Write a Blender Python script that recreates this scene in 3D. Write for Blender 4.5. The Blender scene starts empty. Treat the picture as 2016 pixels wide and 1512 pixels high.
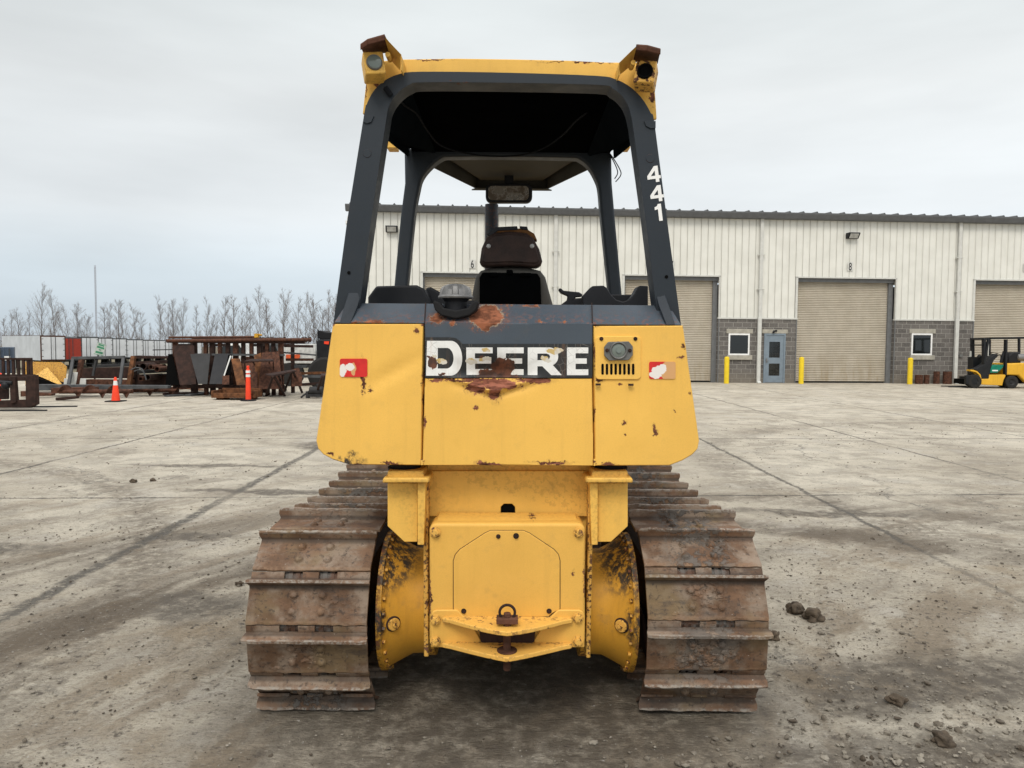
import bpy, bmesh, math, random
from mathutils import Vector, Matrix, noise
R = math.radians
random.seed(7)
scene = bpy.context.scene
COL = scene.collection
# ------------------------------------------------------------------ camera
F = 1456.0; PITCH = R(3.03); ROLL = R(0.42); CAMH = 1.6
cam_m = Matrix.Translation((0, 0, CAMH)) @ Matrix.Rotation(R(90) - PITCH, 4, 'X') @ Matrix.Rotation(ROLL, 4, 'Z')
cd = bpy.data.cameras.new('camera'); cam = bpy.data.objects.new('camera', cd); COL.objects.link(cam)
cam.matrix_world = cam_m; cd.sensor_width = 36.0; cd.lens = 36.0 * F / 2016.0
cd.clip_end = 3000; cd.clip_start = .05; scene.camera = cam
RM = cam_m.to_3x3()
def ray(u, v): return RM @ Vector(((u - 1008) / F, -(v - 756) / F, -1))
def P(u, v, Y):
    d = ray(u, v); t = Y / d.y
    return Vector((d.x * t, Y, CAMH + d.z * t))
def PG(u, v, z=0.0):
    d = ray(u, v); t = (z - CAMH) / d.z
    return Vector((d.x * t, d.y * t, z))
def W(u, v, Y):
    p = P(u, v, Y); return (p.x, p.z)

# ------------------------------------------------------------------ mesh helpers
OFF = [Vector((0, 0, 0))]
def BM(): return bmesh.new()
def box(bm, x0, x1, y0, y1, z0, z1):
    if x0 > x1: x0, x1 = x1, x0
    if y0 > y1: y0, y1 = y1, y0
    if z0 > z1: z0, z1 = z1, z0
    v = [bm.verts.new(c) for c in ((x0,y0,z0),(x1,y0,z0),(x1,y1,z0),(x0,y1,z0),(x0,y0,z1),(x1,y0,z1),(x1,y1,z1),(x0,y1,z1))]
    for f in ((0,3,2,1),(4,5,6,7),(0,1,5,4),(1,2,6,5),(2,3,7,6),(3,0,4,7)): bm.faces.new([v[i] for i in f])
    return v
def slab(bm, pts, thick):
    """closed plate from a 3-D outline and a thickness vector"""
    thick = Vector(thick); pts = [Vector(p) for p in pts]
    a = [bm.verts.new(p) for p in pts]; b = [bm.verts.new(p + thick) for p in pts]
    n = len(a)
    nrm = Vector((0,0,0))
    for i in range(n):
        p, q = pts[i], pts[(i+1) % n]; nrm += p.cross(q)
    flip = nrm.dot(thick) > 0
    fa = a[::-1] if flip else a; fb = b if flip else b[::-1]
    bm.faces.new(fa); bm.faces.new(fb)
    for i in range(n):
        j = (i+1) % n
        q = [a[i], a[j], b[j], b[i]]
        bm.faces.new(q if flip else q[::-1])
def prism(bm, pts, y0, y1):            # (x,z) outline pushed along y
    slab(bm, [(x, y0, z) for x, z in pts], (0, y1 - y0, 0))
def prismx(bm, pts, x0, x1):           # (y,z) outline pushed along x
    slab(bm, [(x0, y, z) for y, z in pts], (x1 - x0, 0, 0))
def prismz(bm, pts, z0, z1):
    slab(bm, [(x, y, z0) for x, y in pts], (0, 0, z1 - z0))
def ppx(bm, pts, Y, dy): prism(bm, [W(u, v, Y) for u, v in pts], Y, Y + dy)   # outline measured on the photograph, at its own distance
def frame_of(d):
    d = Vector(d).normalized(); up = Vector((0,0,1)) if abs(d.z) < .9 else Vector((1,0,0))
    x = d.cross(up).normalized(); y = x.cross(d).normalized(); return x, y
def tube(bm, pts, r, seg=10, cap=True):
    pts = [Vector(p) for p in pts]; rings = []
    rr = r if isinstance(r, (list, tuple)) else [r] * len(pts)
    px = None
    for i, p in enumerate(pts):
        d = (pts[min(i+1, len(pts)-1)] - pts[max(i-1, 0)])
        if d.length < 1e-9: d = Vector((0,0,1))
        d.normalize()
        if px is None: x, y = frame_of(d)
        else:
            x = (px - d * px.dot(d))
            x = x.normalized() if x.length > 1e-6 else frame_of(d)[0]
            y = x.cross(d).normalized()
        px = x
        rings.append([bm.verts.new(p + (x * math.cos(a) + y * math.sin(a)) * rr[i]) for a in [2*math.pi*k/seg for k in range(seg)]])
    for i in range(len(rings)-1):
        for k in range(seg):
            l = (k+1) % seg
            bm.faces.new((rings[i][k], rings[i+1][k], rings[i+1][l], rings[i][l]))
    if cap:
        bm.faces.new(rings[0]); bm.faces.new(rings[-1][::-1])
def cyl(bm, p0, p1, r, seg=16, r2=None): tube(bm, [p0, p1], [r, r if r2 is None else r2], seg)
def bar(bm, p0, p1, w, h):
    p0, p1 = Vector(p0), Vector(p1); x, y = frame_of(p1 - p0)
    o = [x*w/2 + y*h/2, -x*w/2 + y*h/2, -x*w/2 - y*h/2, x*w/2 - y*h/2]
    slab(bm, [p0 + k for k in o], p1 - p0)
def lathe(bm, prof, origin, axis='X', seg=40, a0=0, a1=360):
    o = Vector(origin); rings = []
    full = abs(a1 - a0) >= 360; n = seg if full else seg + 1
    for k in range(n):
        a = R(a0 + (a1 - a0) * k / seg); c, s = math.cos(a), math.sin(a); ring = []
        for h, r in prof:
            if axis == 'X': p = Vector((h, r*c, r*s))
            elif axis == 'Y': p = Vector((r*c, h, r*s))
            else: p = Vector((r*c, r*s, h))
            ring.append(bm.verts.new(o + p))
        rings.append(ring)
    for k in range(len(rings) if full else len(rings)-1):
        A, B = rings[k], rings[(k+1) % len(rings)]
        for i in range(len(prof)-1):
            try: bm.faces.new((A[i], A[i+1], B[i+1], B[i]))
            except Exception: pass
def ball(bm, c, r, sub=2, sc=(1,1,1), jit=0):
    m = Matrix.Translation(c) @ Matrix.Diagonal((r*sc[0], r*sc[1], r*sc[2], 1))
    g = bmesh.ops.create_icosphere(bm, subdivisions=sub, radius=1, matrix=m)
    if jit:
        for v in g['verts']:
            d = v.co - Vector(c); v.co = Vector(c) + d * (1 + jit * noise.noise(v.co * (1.6 / r)))
def hexbolt(bm, c, r, d, h=None):
    """hexagon bolt head with washer at c, axis d"""
    c = Vector(c); d = Vector(d).normalized(); h = h or r * .8
    cyl(bm, c, c + d * r * .22, r * 1.35, 16); cyl(bm, c + d * r * .22, c + d * (r*.22 + h), r, 6)
    cyl(bm, c + d * (r*.22 + h), c + d * (r*.22 + h*1.12), r * .72, 12)
def gridface(pts, y, yb, step=.02, disp=None):
    """front sheet at y from an (x,z) outline cut into a fine grid, with side walls back to yb"""
    bm = BM(); vs = [bm.verts.new((x, y, z)) for x, z in pts]
    f = bm.faces.new(vs)
    xs = [p[0] for p in pts]; zs = [p[1] for p in pts]
    x = min(xs) + step
    while x < max(xs) - step*.3:
        bmesh.ops.bisect_plane(bm, geom=bm.verts[:] + bm.edges[:] + bm.faces[:], plane_co=(x,0,0), plane_no=(1,0,0)); x += step
    z = min(zs) + step
    while z < max(zs) - step*.3:
        bmesh.ops.bisect_plane(bm, geom=bm.verts[:] + bm.edges[:] + bm.faces[:], plane_co=(0,0,z), plane_no=(0,0,1)); z += step
    be = [e for e in bm.edges if e.is_boundary]
    r = bmesh.ops.extrude_edge_only(bm, edges=be)
    nv = set(g for g in r['geom'] if isinstance(g, bmesh.types.BMVert))
    # rounded lip: the first extrusion is a 6 mm turn, the second goes to the back
    for v in nv: v.co.y = y + .006
    c = Vector(((min(xs)+max(xs))/2, y, (min(zs)+max(zs))/2))
    e2 = [e for e in bm.edges if e.is_boundary]
    r2 = bmesh.ops.extrude_edge_only(bm, edges=e2)
    nv2 = set(g for g in r2['geom'] if isinstance(g, bmesh.types.BMVert))
    for v in nv2: v.co.y = yb
    bk = [e for e in bm.edges if e.is_boundary]
    bmesh.ops.contextual_create(bm, geom=bk)
    if disp:
        for v in bm.verts:
            if v in nv2: continue
            v.co.y += disp(v.co.x, v.co.z)
    for v in list(bm.verts):
        if abs(v.co.y - yb) > 1e-4 and v not in nv and any(w in nv for e in v.link_edges for w in [e.other_vert(v)]):
            d = Vector((c.x - v.co.x, 0, c.z - v.co.z)); v.co += d.normalized() * .004
    bmesh.ops.recalc_face_normals(bm, faces=bm.faces[:])
    return bm
def obj(name, bm, mat, parent=None, bevel=0, smooth=True, ang=35, off=None, recalc=True, seg=2):
    if recalc: bmesh.ops.recalc_face_normals(bm, faces=bm.faces[:])
    o_ = OFF[0] if off is None else Vector(off)
    if o_.length > 0: bmesh.ops.translate(bm, verts=bm.verts[:], vec=-o_)
    me = bpy.data.meshes.new(name); bm.to_mesh(me); bm.free()
    if smooth:
        me.shade_smooth(); me.set_sharp_from_angle(angle=R(ang))
    o = bpy.data.objects.new(name, me); COL.objects.link(o)
    if mat:
        for m in (mat if isinstance(mat, (list, tuple)) else [mat]): me.materials.append(m)
    if parent: o.parent = parent
    if bevel:
        b = o.modifiers.new('bevel', 'BEVEL'); b.width = bevel; b.segments = seg; b.limit_method = 'ANGLE'; b.angle_limit = R(40)
        b.harden_normals = False
    return o
def tag(o, label=None, cat=None, group=None, kind=None):
    if label: o['label'] = label
    if cat: o['category'] = cat
    if group: o['group'] = group
    if kind: o['kind'] = kind
    return o
def thing(name, label, cat, loc=(0,0,0), rz=0, group=None):
    o = bpy.data.objects.new(name, None); COL.objects.link(o); o.empty_display_size = .2
    o.location = loc; o.rotation_euler = (0, 0, rz)
    return tag(o, label, cat, group)
def single(name, bm, mat, label, cat, loc, group=None, **k):
    """a thing made of one mesh, vertices given in world space, origin at loc"""
    o = obj(name, bm, mat, None, off=loc, **k); o.location = loc
    return tag(o, label, cat, group)
def copy_tree(o, parent=None):
    c = o.copy(); COL.objects.link(c); c.parent = parent
    for ch in [q for q in bpy.data.objects if q.parent == o]: copy_tree(ch, c)
    return c

# ------------------------------------------------------------------ materials
class NT:
    def __init__(s, name):
        s.m = bpy.data.materials.new(name); s.m.use_nodes = True; s.t = s.m.node_tree; s.t.nodes.clear()
        s.out = s.t.nodes.new('ShaderNodeOutputMaterial'); s.b = s.t.nodes.new('ShaderNodeBsdfPrincipled')
        s.t.links.new(s.b.outputs[0], s.out.inputs[0]); s._c = None
    def n(s, k, **p):
        q = s.t.nodes.new('ShaderNode' + k)
        for a, v in p.items(): setattr(q, a, v)
        return q
    def l(s, a, b): s.t.links.new(a, b)
    def put(s, sock, v):
        if hasattr(v, 'is_output') or isinstance(v, bpy.types.NodeSocket): s.l(v, sock)
        else: sock.default_value = v
    def math(s, op, a, b=None, c=None, clamp=False):
        q = s.n('Math', operation=op); q.use_clamp = clamp; s.put(q.inputs[0], a)
        if b is not None: s.put(q.inputs[1], b)
        if c is not None: s.put(q.inputs[2], c)
        return q.outputs[0]
    def vmath(s, op, a, b=None):
        q = s.n('VectorMath', operation=op); s.put(q.inputs[0], a)
        if b is not None: s.put(q.inputs[1], b)
        return q.outputs[1] if op in ('LENGTH', 'DISTANCE', 'DOT_PRODUCT') else q.outputs[0]
    def coord(s, rnd=False):
        if s._c is None:
            c = s.n('TexCoord').outputs['Object']
            if rnd:
                i = s.n('ObjectInfo').outputs['Random']
                k = s.n('CombineXYZ'); s.l(s.math('MULTIPLY', i, 37.0), k.inputs[0]); s.l(s.math('MULTIPLY', i, 91.0), k.inputs[1])
                c = s.vmath('ADD', c, k.outputs[0])
            s._c = c
        return s._c
    def mapped(s, sc, c=None):
        q = s.n('Mapping'); q.inputs['Scale'].default_value = sc; s.l(c or s.coord(), q.inputs[0]); return q.outputs[0]
    def noise(s, scale, detail=4, rough=.55, vec=None, col=False):
        q = s.n('TexNoise'); q.inputs['Scale'].default_value = scale; q.inputs['Detail'].default_value = detail
        q.inputs['Roughness'].default_value = rough; s.l(vec if vec is not None else s.coord(), q.inputs['Vector'])
        return q.outputs['Color' if col else 'Fac']
    def ramp(s, v, a, b, lo=0., hi=1.):
        q = s.n('MapRange'); q.interpolation_type = 'SMOOTHSTEP'
        s.put(q.inputs[0], v); q.inputs[1].default_value = a; q.inputs[2].default_value = b
        q.inputs[3].default_value = lo; q.inputs[4].default_value = hi; return q.outputs[0]
    def mix(s, f, a, b, mode='MIX'):
        q = s.n('Mix', data_type='RGBA', blend_type=mode); q.clamp_factor = True
        s.put(q.inputs[0], f)
        for k, v in ((6, a), (7, b)):
            if isinstance(v, (tuple, list)): v = tuple(v)[:3] + (1,)
            s.put(q.inputs[k], v)
        return q.outputs[2]
    def bump(s, h, st=.3, d=.01):
        q = s.n('Bump'); q.inputs['Strength'].default_value = st; q.inputs['Distance'].default_value = d
        s.l(h, q.inputs['Height']); s.l(q.outputs[0], s.b.inputs['Normal']); return q
    def blobs(s, lst, amp=(.020, .013, .008), sc=(14, 48, 140), soft=.06, plane='XZ'):
        """mask of irregular patches at the given spots (x, z, rx, rz)"""
        sep = s.n('SeparateXYZ'); s.l(s.coord(), sep.inputs[0])
        cmb = s.n('CombineXYZ'); s.l(sep.outputs[0], cmb.inputs[0]); s.l(sep.outputs[2 if plane == 'XZ' else 1], cmb.inputs[1])
        v = cmb.outputs[0]
        for a, k in zip(amp, sc):
            c = s.noise(k, 3, .6, col=True); c = s.vmath('SUBTRACT', c, (.5,.5,.5)); q = s.n('VectorMath', operation='SCALE')
            s.l(c, q.inputs[0]); q.inputs['Scale'].default_value = a * 2
            v = s.vmath('ADD', v, q.outputs[0])
        cmb2 = s.vmath('MULTIPLY', v, (1, 1, 0)); best = None
        for (x, z, rx, rz) in lst:
            d = s.vmath('LENGTH', s.vmath('MULTIPLY', s.vmath('SUBTRACT', cmb2, (x, z, 0)), (1/rx, 1/rz, 0)))
            best = d if best is None else s.math('MINIMUM', best, d)
        return best
    def fin(s, col, rough=.6, metal=0., spec=None):
        s.put(s.b.inputs['Base Color'], tuple(col)[:3] + (1,) if isinstance(col, (tuple, list)) else col)
        s.put(s.b.inputs['Roughness'], rough); s.put(s.b.inputs['Metallic'], metal)
        if spec is not None: s.b.inputs['Specular IOR Level'].default_value = spec
        return s.m
def simple(name, col, rough=.6, metal=0, var=.15, scale=6, bump=.1, rnd=False, spec=.22):
    t = NT(name); t.coord(rnd)
    f = t.noise(scale, 5); g = t.noise(scale * 7, 3)
    c = t.mix(t.ramp(f, .3, .7), [k * (1 - var) for k in col], [min(1, k * (1 + var)) for k in col])
    c = t.mix(t.ramp(g, .55, .75, 0, var), c, [k * .5 for k in col])
    t.bump(g, bump, .004)
    return t.fin(c, t.ramp(f, .3, .7, rough - .08, min(1, rough + .08)), metal, spec)
YEL = (.83, .490, .100); GREY = (.021, .028, .037); RUST = (.125, .047, .026)
def paint(name, base, spots=(), chips=.70, dirt=.25, rough=.45, fringe=None, streak=.15, mud=None, rust=RUST, edge=.06, scrape=False):
    t = NT(name); t.coord()
    big = t.noise(2.2, 4); c = t.mix(t.ramp(big, .3, .7), [k * .93 for k in base], [min(1, k * 1.05) for k in base])
    st = t.noise(1, 4, .6, t.mapped((26, 26, 1.6))); c = t.mix(t.ramp(st, .5, .8, 0, streak), c, [base[0]*.5, base[1]*.46, base[2]*.45 + .01])
    g = t.noise(9, 6, .7); c = t.mix(t.ramp(g, .52, .8, 0, dirt), c, (.16, .115, .07))
    fade = t.noise(5, 5, .65); c = t.mix(t.ramp(fade, .55, .75, 0, .22), c, [min(1, k*1.15 + (.03 if base[0] > .2 else .006)) for k in base])
    fine = t.noise(55, 4, .65)
    ch = t.ramp(t.math('ADD', t.math('MULTIPLY', fine, .62), t.math('MULTIPLY', t.noise(4.5, 3), .38)), chips - .012, chips + .012)
    if edge:
        ge = t.n('NewGeometry').outputs['Pointiness']
        ch = t.math('MAXIMUM', ch, t.math('MULTIPLY', t.ramp(ge, .5 + edge, .5 + edge + .04), t.ramp(fine, .5, .58)))
    rc = t.mix(t.ramp(t.noise(30, 5), .35, .65), [k * .55 for k in rust], [k * 1.5 for k in rust])
    pe = t.noise(240, 2, .6); c = t.mix(t.ramp(pe, .35, .65), c, [k*1.14 for k in base], 'MIX') if False else t.mix(t.ramp(pe, .42, .68, 0, .16), c, [k*.62 for k in base])
    mo = t.noise(13, 5, .7); c = t.mix(t.ramp(mo, .54, .72, 0, .20), c, [base[0]*.80, base[1]*.76, base[2]*.62])
    h = t.math('ADD', t.math('MULTIPLY', fine, .25), t.math('MULTIPLY', pe, .22))
    if spots:
        d = t.blobs(spots)
        if fringe: c = t.mix(t.ramp(d, 1.0, 1.16, .75, 0), c, fringe)
        # weeping of rust below and around the patch
        c = t.mix(t.ramp(d, 1.0, 1.9, .22, 0), c, rust)
        ch = t.math('MAXIMUM', ch, t.ramp(d, .97, 1.03, 1, 0))
        ch = t.math('MAXIMUM', ch, t.math('MULTIPLY', t.ramp(d, 1.15, 1.9, 1, 0), t.ramp(t.noise(70, 4, .7), .57, .59)))
        if scrape:
            sc_ = t.noise(1, 4, .7, t.mapped((16, 1, 110))); rc = t.mix(t.ramp(sc_, .50, .60, 0, .85), rc, (.36,.135,.085))
    if mud:
        dm = t.blobs(mud, amp=(.05, .02)); c = t.mix(t.math('MULTIPLY', t.ramp(dm, .55, 1.25, 1, 0), t.ramp(t.noise(28, 6, .75, t.mapped((1, 1, .6))), .40, .56)), c, (.045, .036, .028))
    c = t.mix(ch, c, rc)
    h = t.math('SUBTRACT', h, t.math('MULTIPLY', ch, .5))
    t.bump(h, .28, .003)
    return t.fin(c, t.math('ADD', t.math('MULTIPLY', ch, .4), t.ramp(g, .3, .7, rough, rough + .15), clamp=True), 0, .3)

M = {}
DZ = Vector((-.012, 4.4, 0))           # bulldozer origin
def spot(u, v, ru, rv, Y):             # photograph patch -> local (x, z, rx, rz)
    x, z = W(u, v, Y); return (x - DZ.x, z, ru * Y / F, rv * Y / F)
def spots(lst, Y): return [spot(*a, Y) for a in lst]
TY = 2.95                              # distance of the tank's rear face
M['tank_left'] = paint('tank_left_paint', YEL, spots([(714,742,4,26),(700,726,10,5),(832,800,2.5,22),(832,740,2,14),(648,893,4,3),(770,912,14,3),(705,912,9,3),(820,650,4,6),(727,768,3,5)], TY), chips=.80, dirt=.12, mud=spots([(690,905,30,12)], TY))
M['tank_mid'] = paint('tank_centre_paint', YEL, spots([(955,749,56,4),(985,757,38,9),(974,774,11,14),(893,748,18,2.5),(1062,750,24,5),(938,763,18,11),(938,806,4,3),(968,914,20,3),(1085,912,30,3),(950,914,14,4),(836,830,2.5,12),(1045,746,28,3),(860,748,14,3)], TY), chips=.80, dirt=.12, rust=(.14,.048,.028), scrape=True)
M['tank_right'] = paint('tank_right_paint', YEL, spots([(1231,832,4,3),(1286,843,2.5,8),(1288,852,3,4),(1232,857,1.5,3),(1179,749,7,4),(1219,754,4,2.5),(1345,684,3,5),(1342,704,4,3),(1358,773,2,4),(1170,700,1.8,22),(1170,820,1.8,14),(1200,914,12,3),(1328,806,2,1.5)], TY), chips=.80, dirt=.12)
M['yellow'] = paint('yellow_paint', YEL, chips=.735, dirt=.22)
M['yellow_dirty'] = paint('yellow_paint_worn', [k*.93 for k in YEL], chips=.70, dirt=.45, streak=.35)
M['final'] = paint('final_drive_paint', (.62,.315,.036), chips=.69, dirt=.5, streak=.3, mud=[(-.53,.67,.15,.16),(.53,.67,.15,.16),(-.56,.40,.05,.10),(.56,.40,.05,.10),(-.5,.09,.2,.06),(.5,.09,.2,.06)])
M['cover'] = paint('cover_paint', (.74,.42,.085), spots([(1128,1128,3,5),(846,1170,2,40),(1150,1150,1.6,30),(1050,1027,6,1.5)], 2.95), chips=.765, dirt=.30, fringe=None)
M['hitch'] = paint('hitch_paint', (.74,.42,.09), chips=.605, dirt=.35, rust=(.10,.045,.028), edge=.02)
M['grey'] = paint('grey_paint', GREY, chips=.745, dirt=.05, rough=.42, streak=.0, edge=.08)
M['deck'] = paint('deck_paint', (.064,.081,.102), spots([(958,622,32,22),(955,643,12,8),(862,627,12,9),(895,634,6,5),(1000,598,8,3),(1063,633,4,3),(1112,634,4,3),(740,634,20,2.5),(700,635,10,2),(1045,602,16,2)], 3.0), chips=.765, dirt=.2, fringe=(.42,.36,.25), rust=(.20,.072,.036), streak=0.1)
M['grime'] = simple('seam_grime', (.10,.06,.025), .9)
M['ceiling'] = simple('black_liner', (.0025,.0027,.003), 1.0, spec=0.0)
M['visor'] = simple('visor_paint', (.062,.060,.052), .8, spec=.1)
M['plastic'] = simple('black_plastic', (.014,.015,.018), .5)
M['rubber'] = simple('black_rubber', (.013,.013,.014), .8)
M['vinyl'] = simple('brown_vinyl', (.040,.024,.020), .55, scale=12, var=.35, bump=.5)
M['greyvinyl'] = simple('grey_vinyl', (.075,.07,.062), .6, bump=.3)
M['foam'] = simple('torn_foam', (.16,.075,.028), .95, scale=40, bump=.8)
M['chrome'] = simple('cast_aluminium', (.20,.20,.20), .55, .45, scale=25, bump=.3)
M['steel'] = simple('grey_casting', (.16,.16,.155), .5, .4)
M['black'] = simple('black_void', (.004,.004,.004), .9, spec=.05)
M['rustplain'] = simple('brown_rust', (.085,.038,.024), .85, scale=14, var=.5, bump=.5, rnd=True)
M['rustdark'] = simple('dark_rust', (.036,.020,.016), .85, scale=8, var=.4, bump=.5, rnd=True)
M['rustorange'] = simple('orange_rust', (.13,.056,.025), .85, scale=8, var=.45, bump=.5, rnd=True)
M['darksteel'] = simple('mill_steel', (.030,.030,.031), .6, scale=4, var=.3, rnd=True)
M['greysteel'] = simple('weathered_steel', (.072,.075,.078), .6, scale=6, var=.3, rnd=True)
M['trim0'] = simple('grey_button', (.45,.45,.44), .5); M['wire'] = simple('black_cable', (.010,.011,.013), .8, spec=.05)
def mat_glass(name, col, rough=.08):
    t = NT(name); n = t.noise(3, 3); t.bump(n, .03, .01); return t.fin(col, rough, 0, .6)
M['lens'] = mat_glass('lamp_lens', (.16,.19,.17), .12)
M['window'] = mat_glass('window_glass', (.010,.012,.012), .06)
def mat_mirror():
    t = NT('mirror_glass'); n = t.noise(9, 6, .7); c = t.mix(t.ramp(n, .42, .6), (.62,.58,.52), (.16,.13,.10))  # pale patches stand in for sky reflected in the glass
    return t.fin(c, t.ramp(n, .4, .6, .10, .5), .7)
M['mirror'] = mat_mirror()
def mat_shoe():
    t = NT('track_shoe_steel'); t.coord(True)
    a = t.noise(5, 6, .65); b = t.noise(14, 5, .7, t.mapped((.5, 1, 1))); c3 = t.noise(48, 5, .7); d = t.noise(3, 3)
    c = t.mix(t.ramp(a, .42, .60), (.125,.070,.040), (.25,.190,.142))
    c = t.mix(t.ramp(b, .48, .62, 0, .65), c, (.195,.108,.062))
    c = t.mix(t.ramp(d, .52, .66, 0, .65), c, (.20,.145,.075))
    c = t.mix(t.ramp(c3, .53, .67, 0, .7), c, (.040,.030,.025))
    dk_ = t.noise(7, 6, .75, t.mapped((.4, 1.6, 1))); c = t.mix(t.ramp(dk_, .52, .66, 0, .6), c, (.060,.047,.040))
    tc = t.n('TexCoord'); sp = t.n('SeparateXYZ'); t.l(tc.outputs['Object'], sp.inputs[0])
    ridge_shade = t.math('MULTIPLY', t.ramp(t.math('ABSOLUTE', t.math('SUBTRACT', sp.outputs[1], .058)), .012, .034, 1, 0), t.ramp(sp.outputs[2], .036, .022)); c = t.mix(t.math('MULTIPLY', ridge_shade, .75), c, (.045,.034,.027))  # shade at the foot of the ridge, painted into the colour
    lip_ = t.ramp(sp.outputs[1], -.088, -.100, 0, .6); c = t.mix(t.math('MULTIPLY', lip_, t.ramp(c3, .4, .6)), c, (.27,.17,.10))
    tip = t.math('MULTIPLY', t.ramp(sp.outputs[2], .046, .056), t.ramp(c3, .42, .60, .05, .75))
    c = t.mix(tip, c, (.34,.31,.27))
    # drying clay left round the bolts in the middle of the shoe
    mud = t.math('MULTIPLY', t.ramp(t.math('ABSOLUTE', sp.outputs[0]), .07, .19, 1, 0), t.ramp(t.noise(20, 5, .7), .46, .55))
    mud = t.math('MULTIPLY', mud, t.ramp(t.n('ObjectInfo').outputs['Random'], .3, .8))
    c = t.mix(mud, c, (.115,.102,.090))
    c = t.mix(t.ramp(t.noise(90, 2), .74, .78, 0, .8), c, (.5,.47,.42))
    h = t.math('ADD', t.math('MULTIPLY', a, .6), t.math('ADD', t.math('MULTIPLY', c3, .5), t.math('MULTIPLY', mud, 1.2)))
    t.bump(h, .75, .006)
    return t.fin(c, .72, 0, .35)
M['shoe'] = mat_shoe()
def mat_chain():
    t = NT('track_chain_steel'); n = t.noise(20, 5); c = t.mix(t.ramp(n, .4, .6), (.10,.05,.03), (.12,.11,.10)); t.bump(n, .6, .005); return t.fin(c, .6, .3)
M['chain'] = mat_chain()

# ------------------------------------------------------------------ world: bright even overcast
wd = bpy.data.worlds.new('World'); scene.world = wd; wd.use_nodes = True; nt = wd.node_tree; nt.nodes.clear()
def wn(k, **p):
    q = nt.nodes.new('ShaderNode' + k)
    for a, v in p.items(): setattr(q, a, v)
    return q
wout = wn('OutputWorld'); bg = wn('Background'); bg2 = wn('Background'); add = wn('AddShader')
sky = wn('TexSky'); sky.sky_type = 'NISHITA'; sky.sun_disc = False; sky.sun_elevation = R(52); sky.sun_rotation = R(165)
sky.air_density = 1; sky.dust_density = 3
nt.links.new(sky.outputs[0], bg.inputs[0]); bg.inputs[1].default_value = .012
tc = wn('TexCoord'); sep = wn('SeparateXYZ'); nt.links.new(tc.outputs['Generated'], sep.inputs[0])
mp = wn('Mapping'); mp.inputs['Scale'].default_value = (1.0, 1.0, 4.5); nt.links.new(tc.outputs['Generated'], mp.inputs[0])
nz = wn('TexNoise'); nz.inputs['Scale'].default_value = 1.7; nz.inputs['Detail'].default_value = 5; nz.inputs['Roughness'].default_value = .5
nt.links.new(mp.outputs[0], nz.inputs[0])
cr = wn('ValToRGB'); e = cr.color_ramp                 # brightness by height above the horizon
e.elements[0].position = 0; e.elements[0].color = (.68,.77,.84,1)
e.elements[1].position = 1; e.elements[1].color = (1.85,1.87,1.9,1)
for p_, c_ in ((.03,(.68,.775,.85,1)),(.085,(.70,.785,.845,1)),(.16,(.80,.835,.85,1)),(.30,(.82,.845,.84,1)),(.42,(.76,.80,.795,1)),(.62,(1.25,1.27,1.27,1))):
    q = e.elements.new(p_); q.color = c_
nt.links.new(sep.outputs[2], cr.inputs[0])
mr = wn('MapRange'); mr.inputs[1].default_value = .3; mr.inputs[2].default_value = .7; mr.inputs[3].default_value = .87; mr.inputs[4].default_value = 1.12
nt.links.new(nz.outputs[0], mr.inputs[0])
# a slightly brighter east side
sx = wn('MapRange'); sx.inputs[1].default_value = -.6; sx.inputs[2].default_value = .6; sx.inputs[3].default_value = .88; sx.inputs[4].default_value = 1.04
nt.links.new(sep.outputs[0], sx.inputs[0])
mm = wn('Math', operation='MULTIPLY'); nt.links.new(mr.outputs[0], mm.inputs[0]); nt.links.new(sx.outputs[0], mm.inputs[1])
vm = wn('VectorMath', operation='SCALE'); nt.links.new(cr.outputs[0], vm.inputs[0]); nt.links.new(mm.outputs[0], vm.inputs['Scale'])
nt.links.new(vm.outputs[0], bg2.inputs[0]); bg2.inputs[1].default_value = 1.0
nt.links.new(bg.outputs[0], add.inputs[0]); nt.links.new(bg2.outputs[0], add.inputs[1]); nt.links.new(add.outputs[0], wout.inputs[0])
sl = bpy.data.lights.new('sun', 'SUN'); sl.energy = 1.6; sl.angle = R(22); sl.color = (1, .93, .82)
so = bpy.data.objects.new('sun', sl); COL.objects.link(so); so.rotation_euler = (R(40), 0, R(-14))
scene.view_settings.view_transform = 'Standard'; scene.view_settings.look = 'None'; scene.view_settings.exposure = 0; scene.view_settings.gamma = 1

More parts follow.
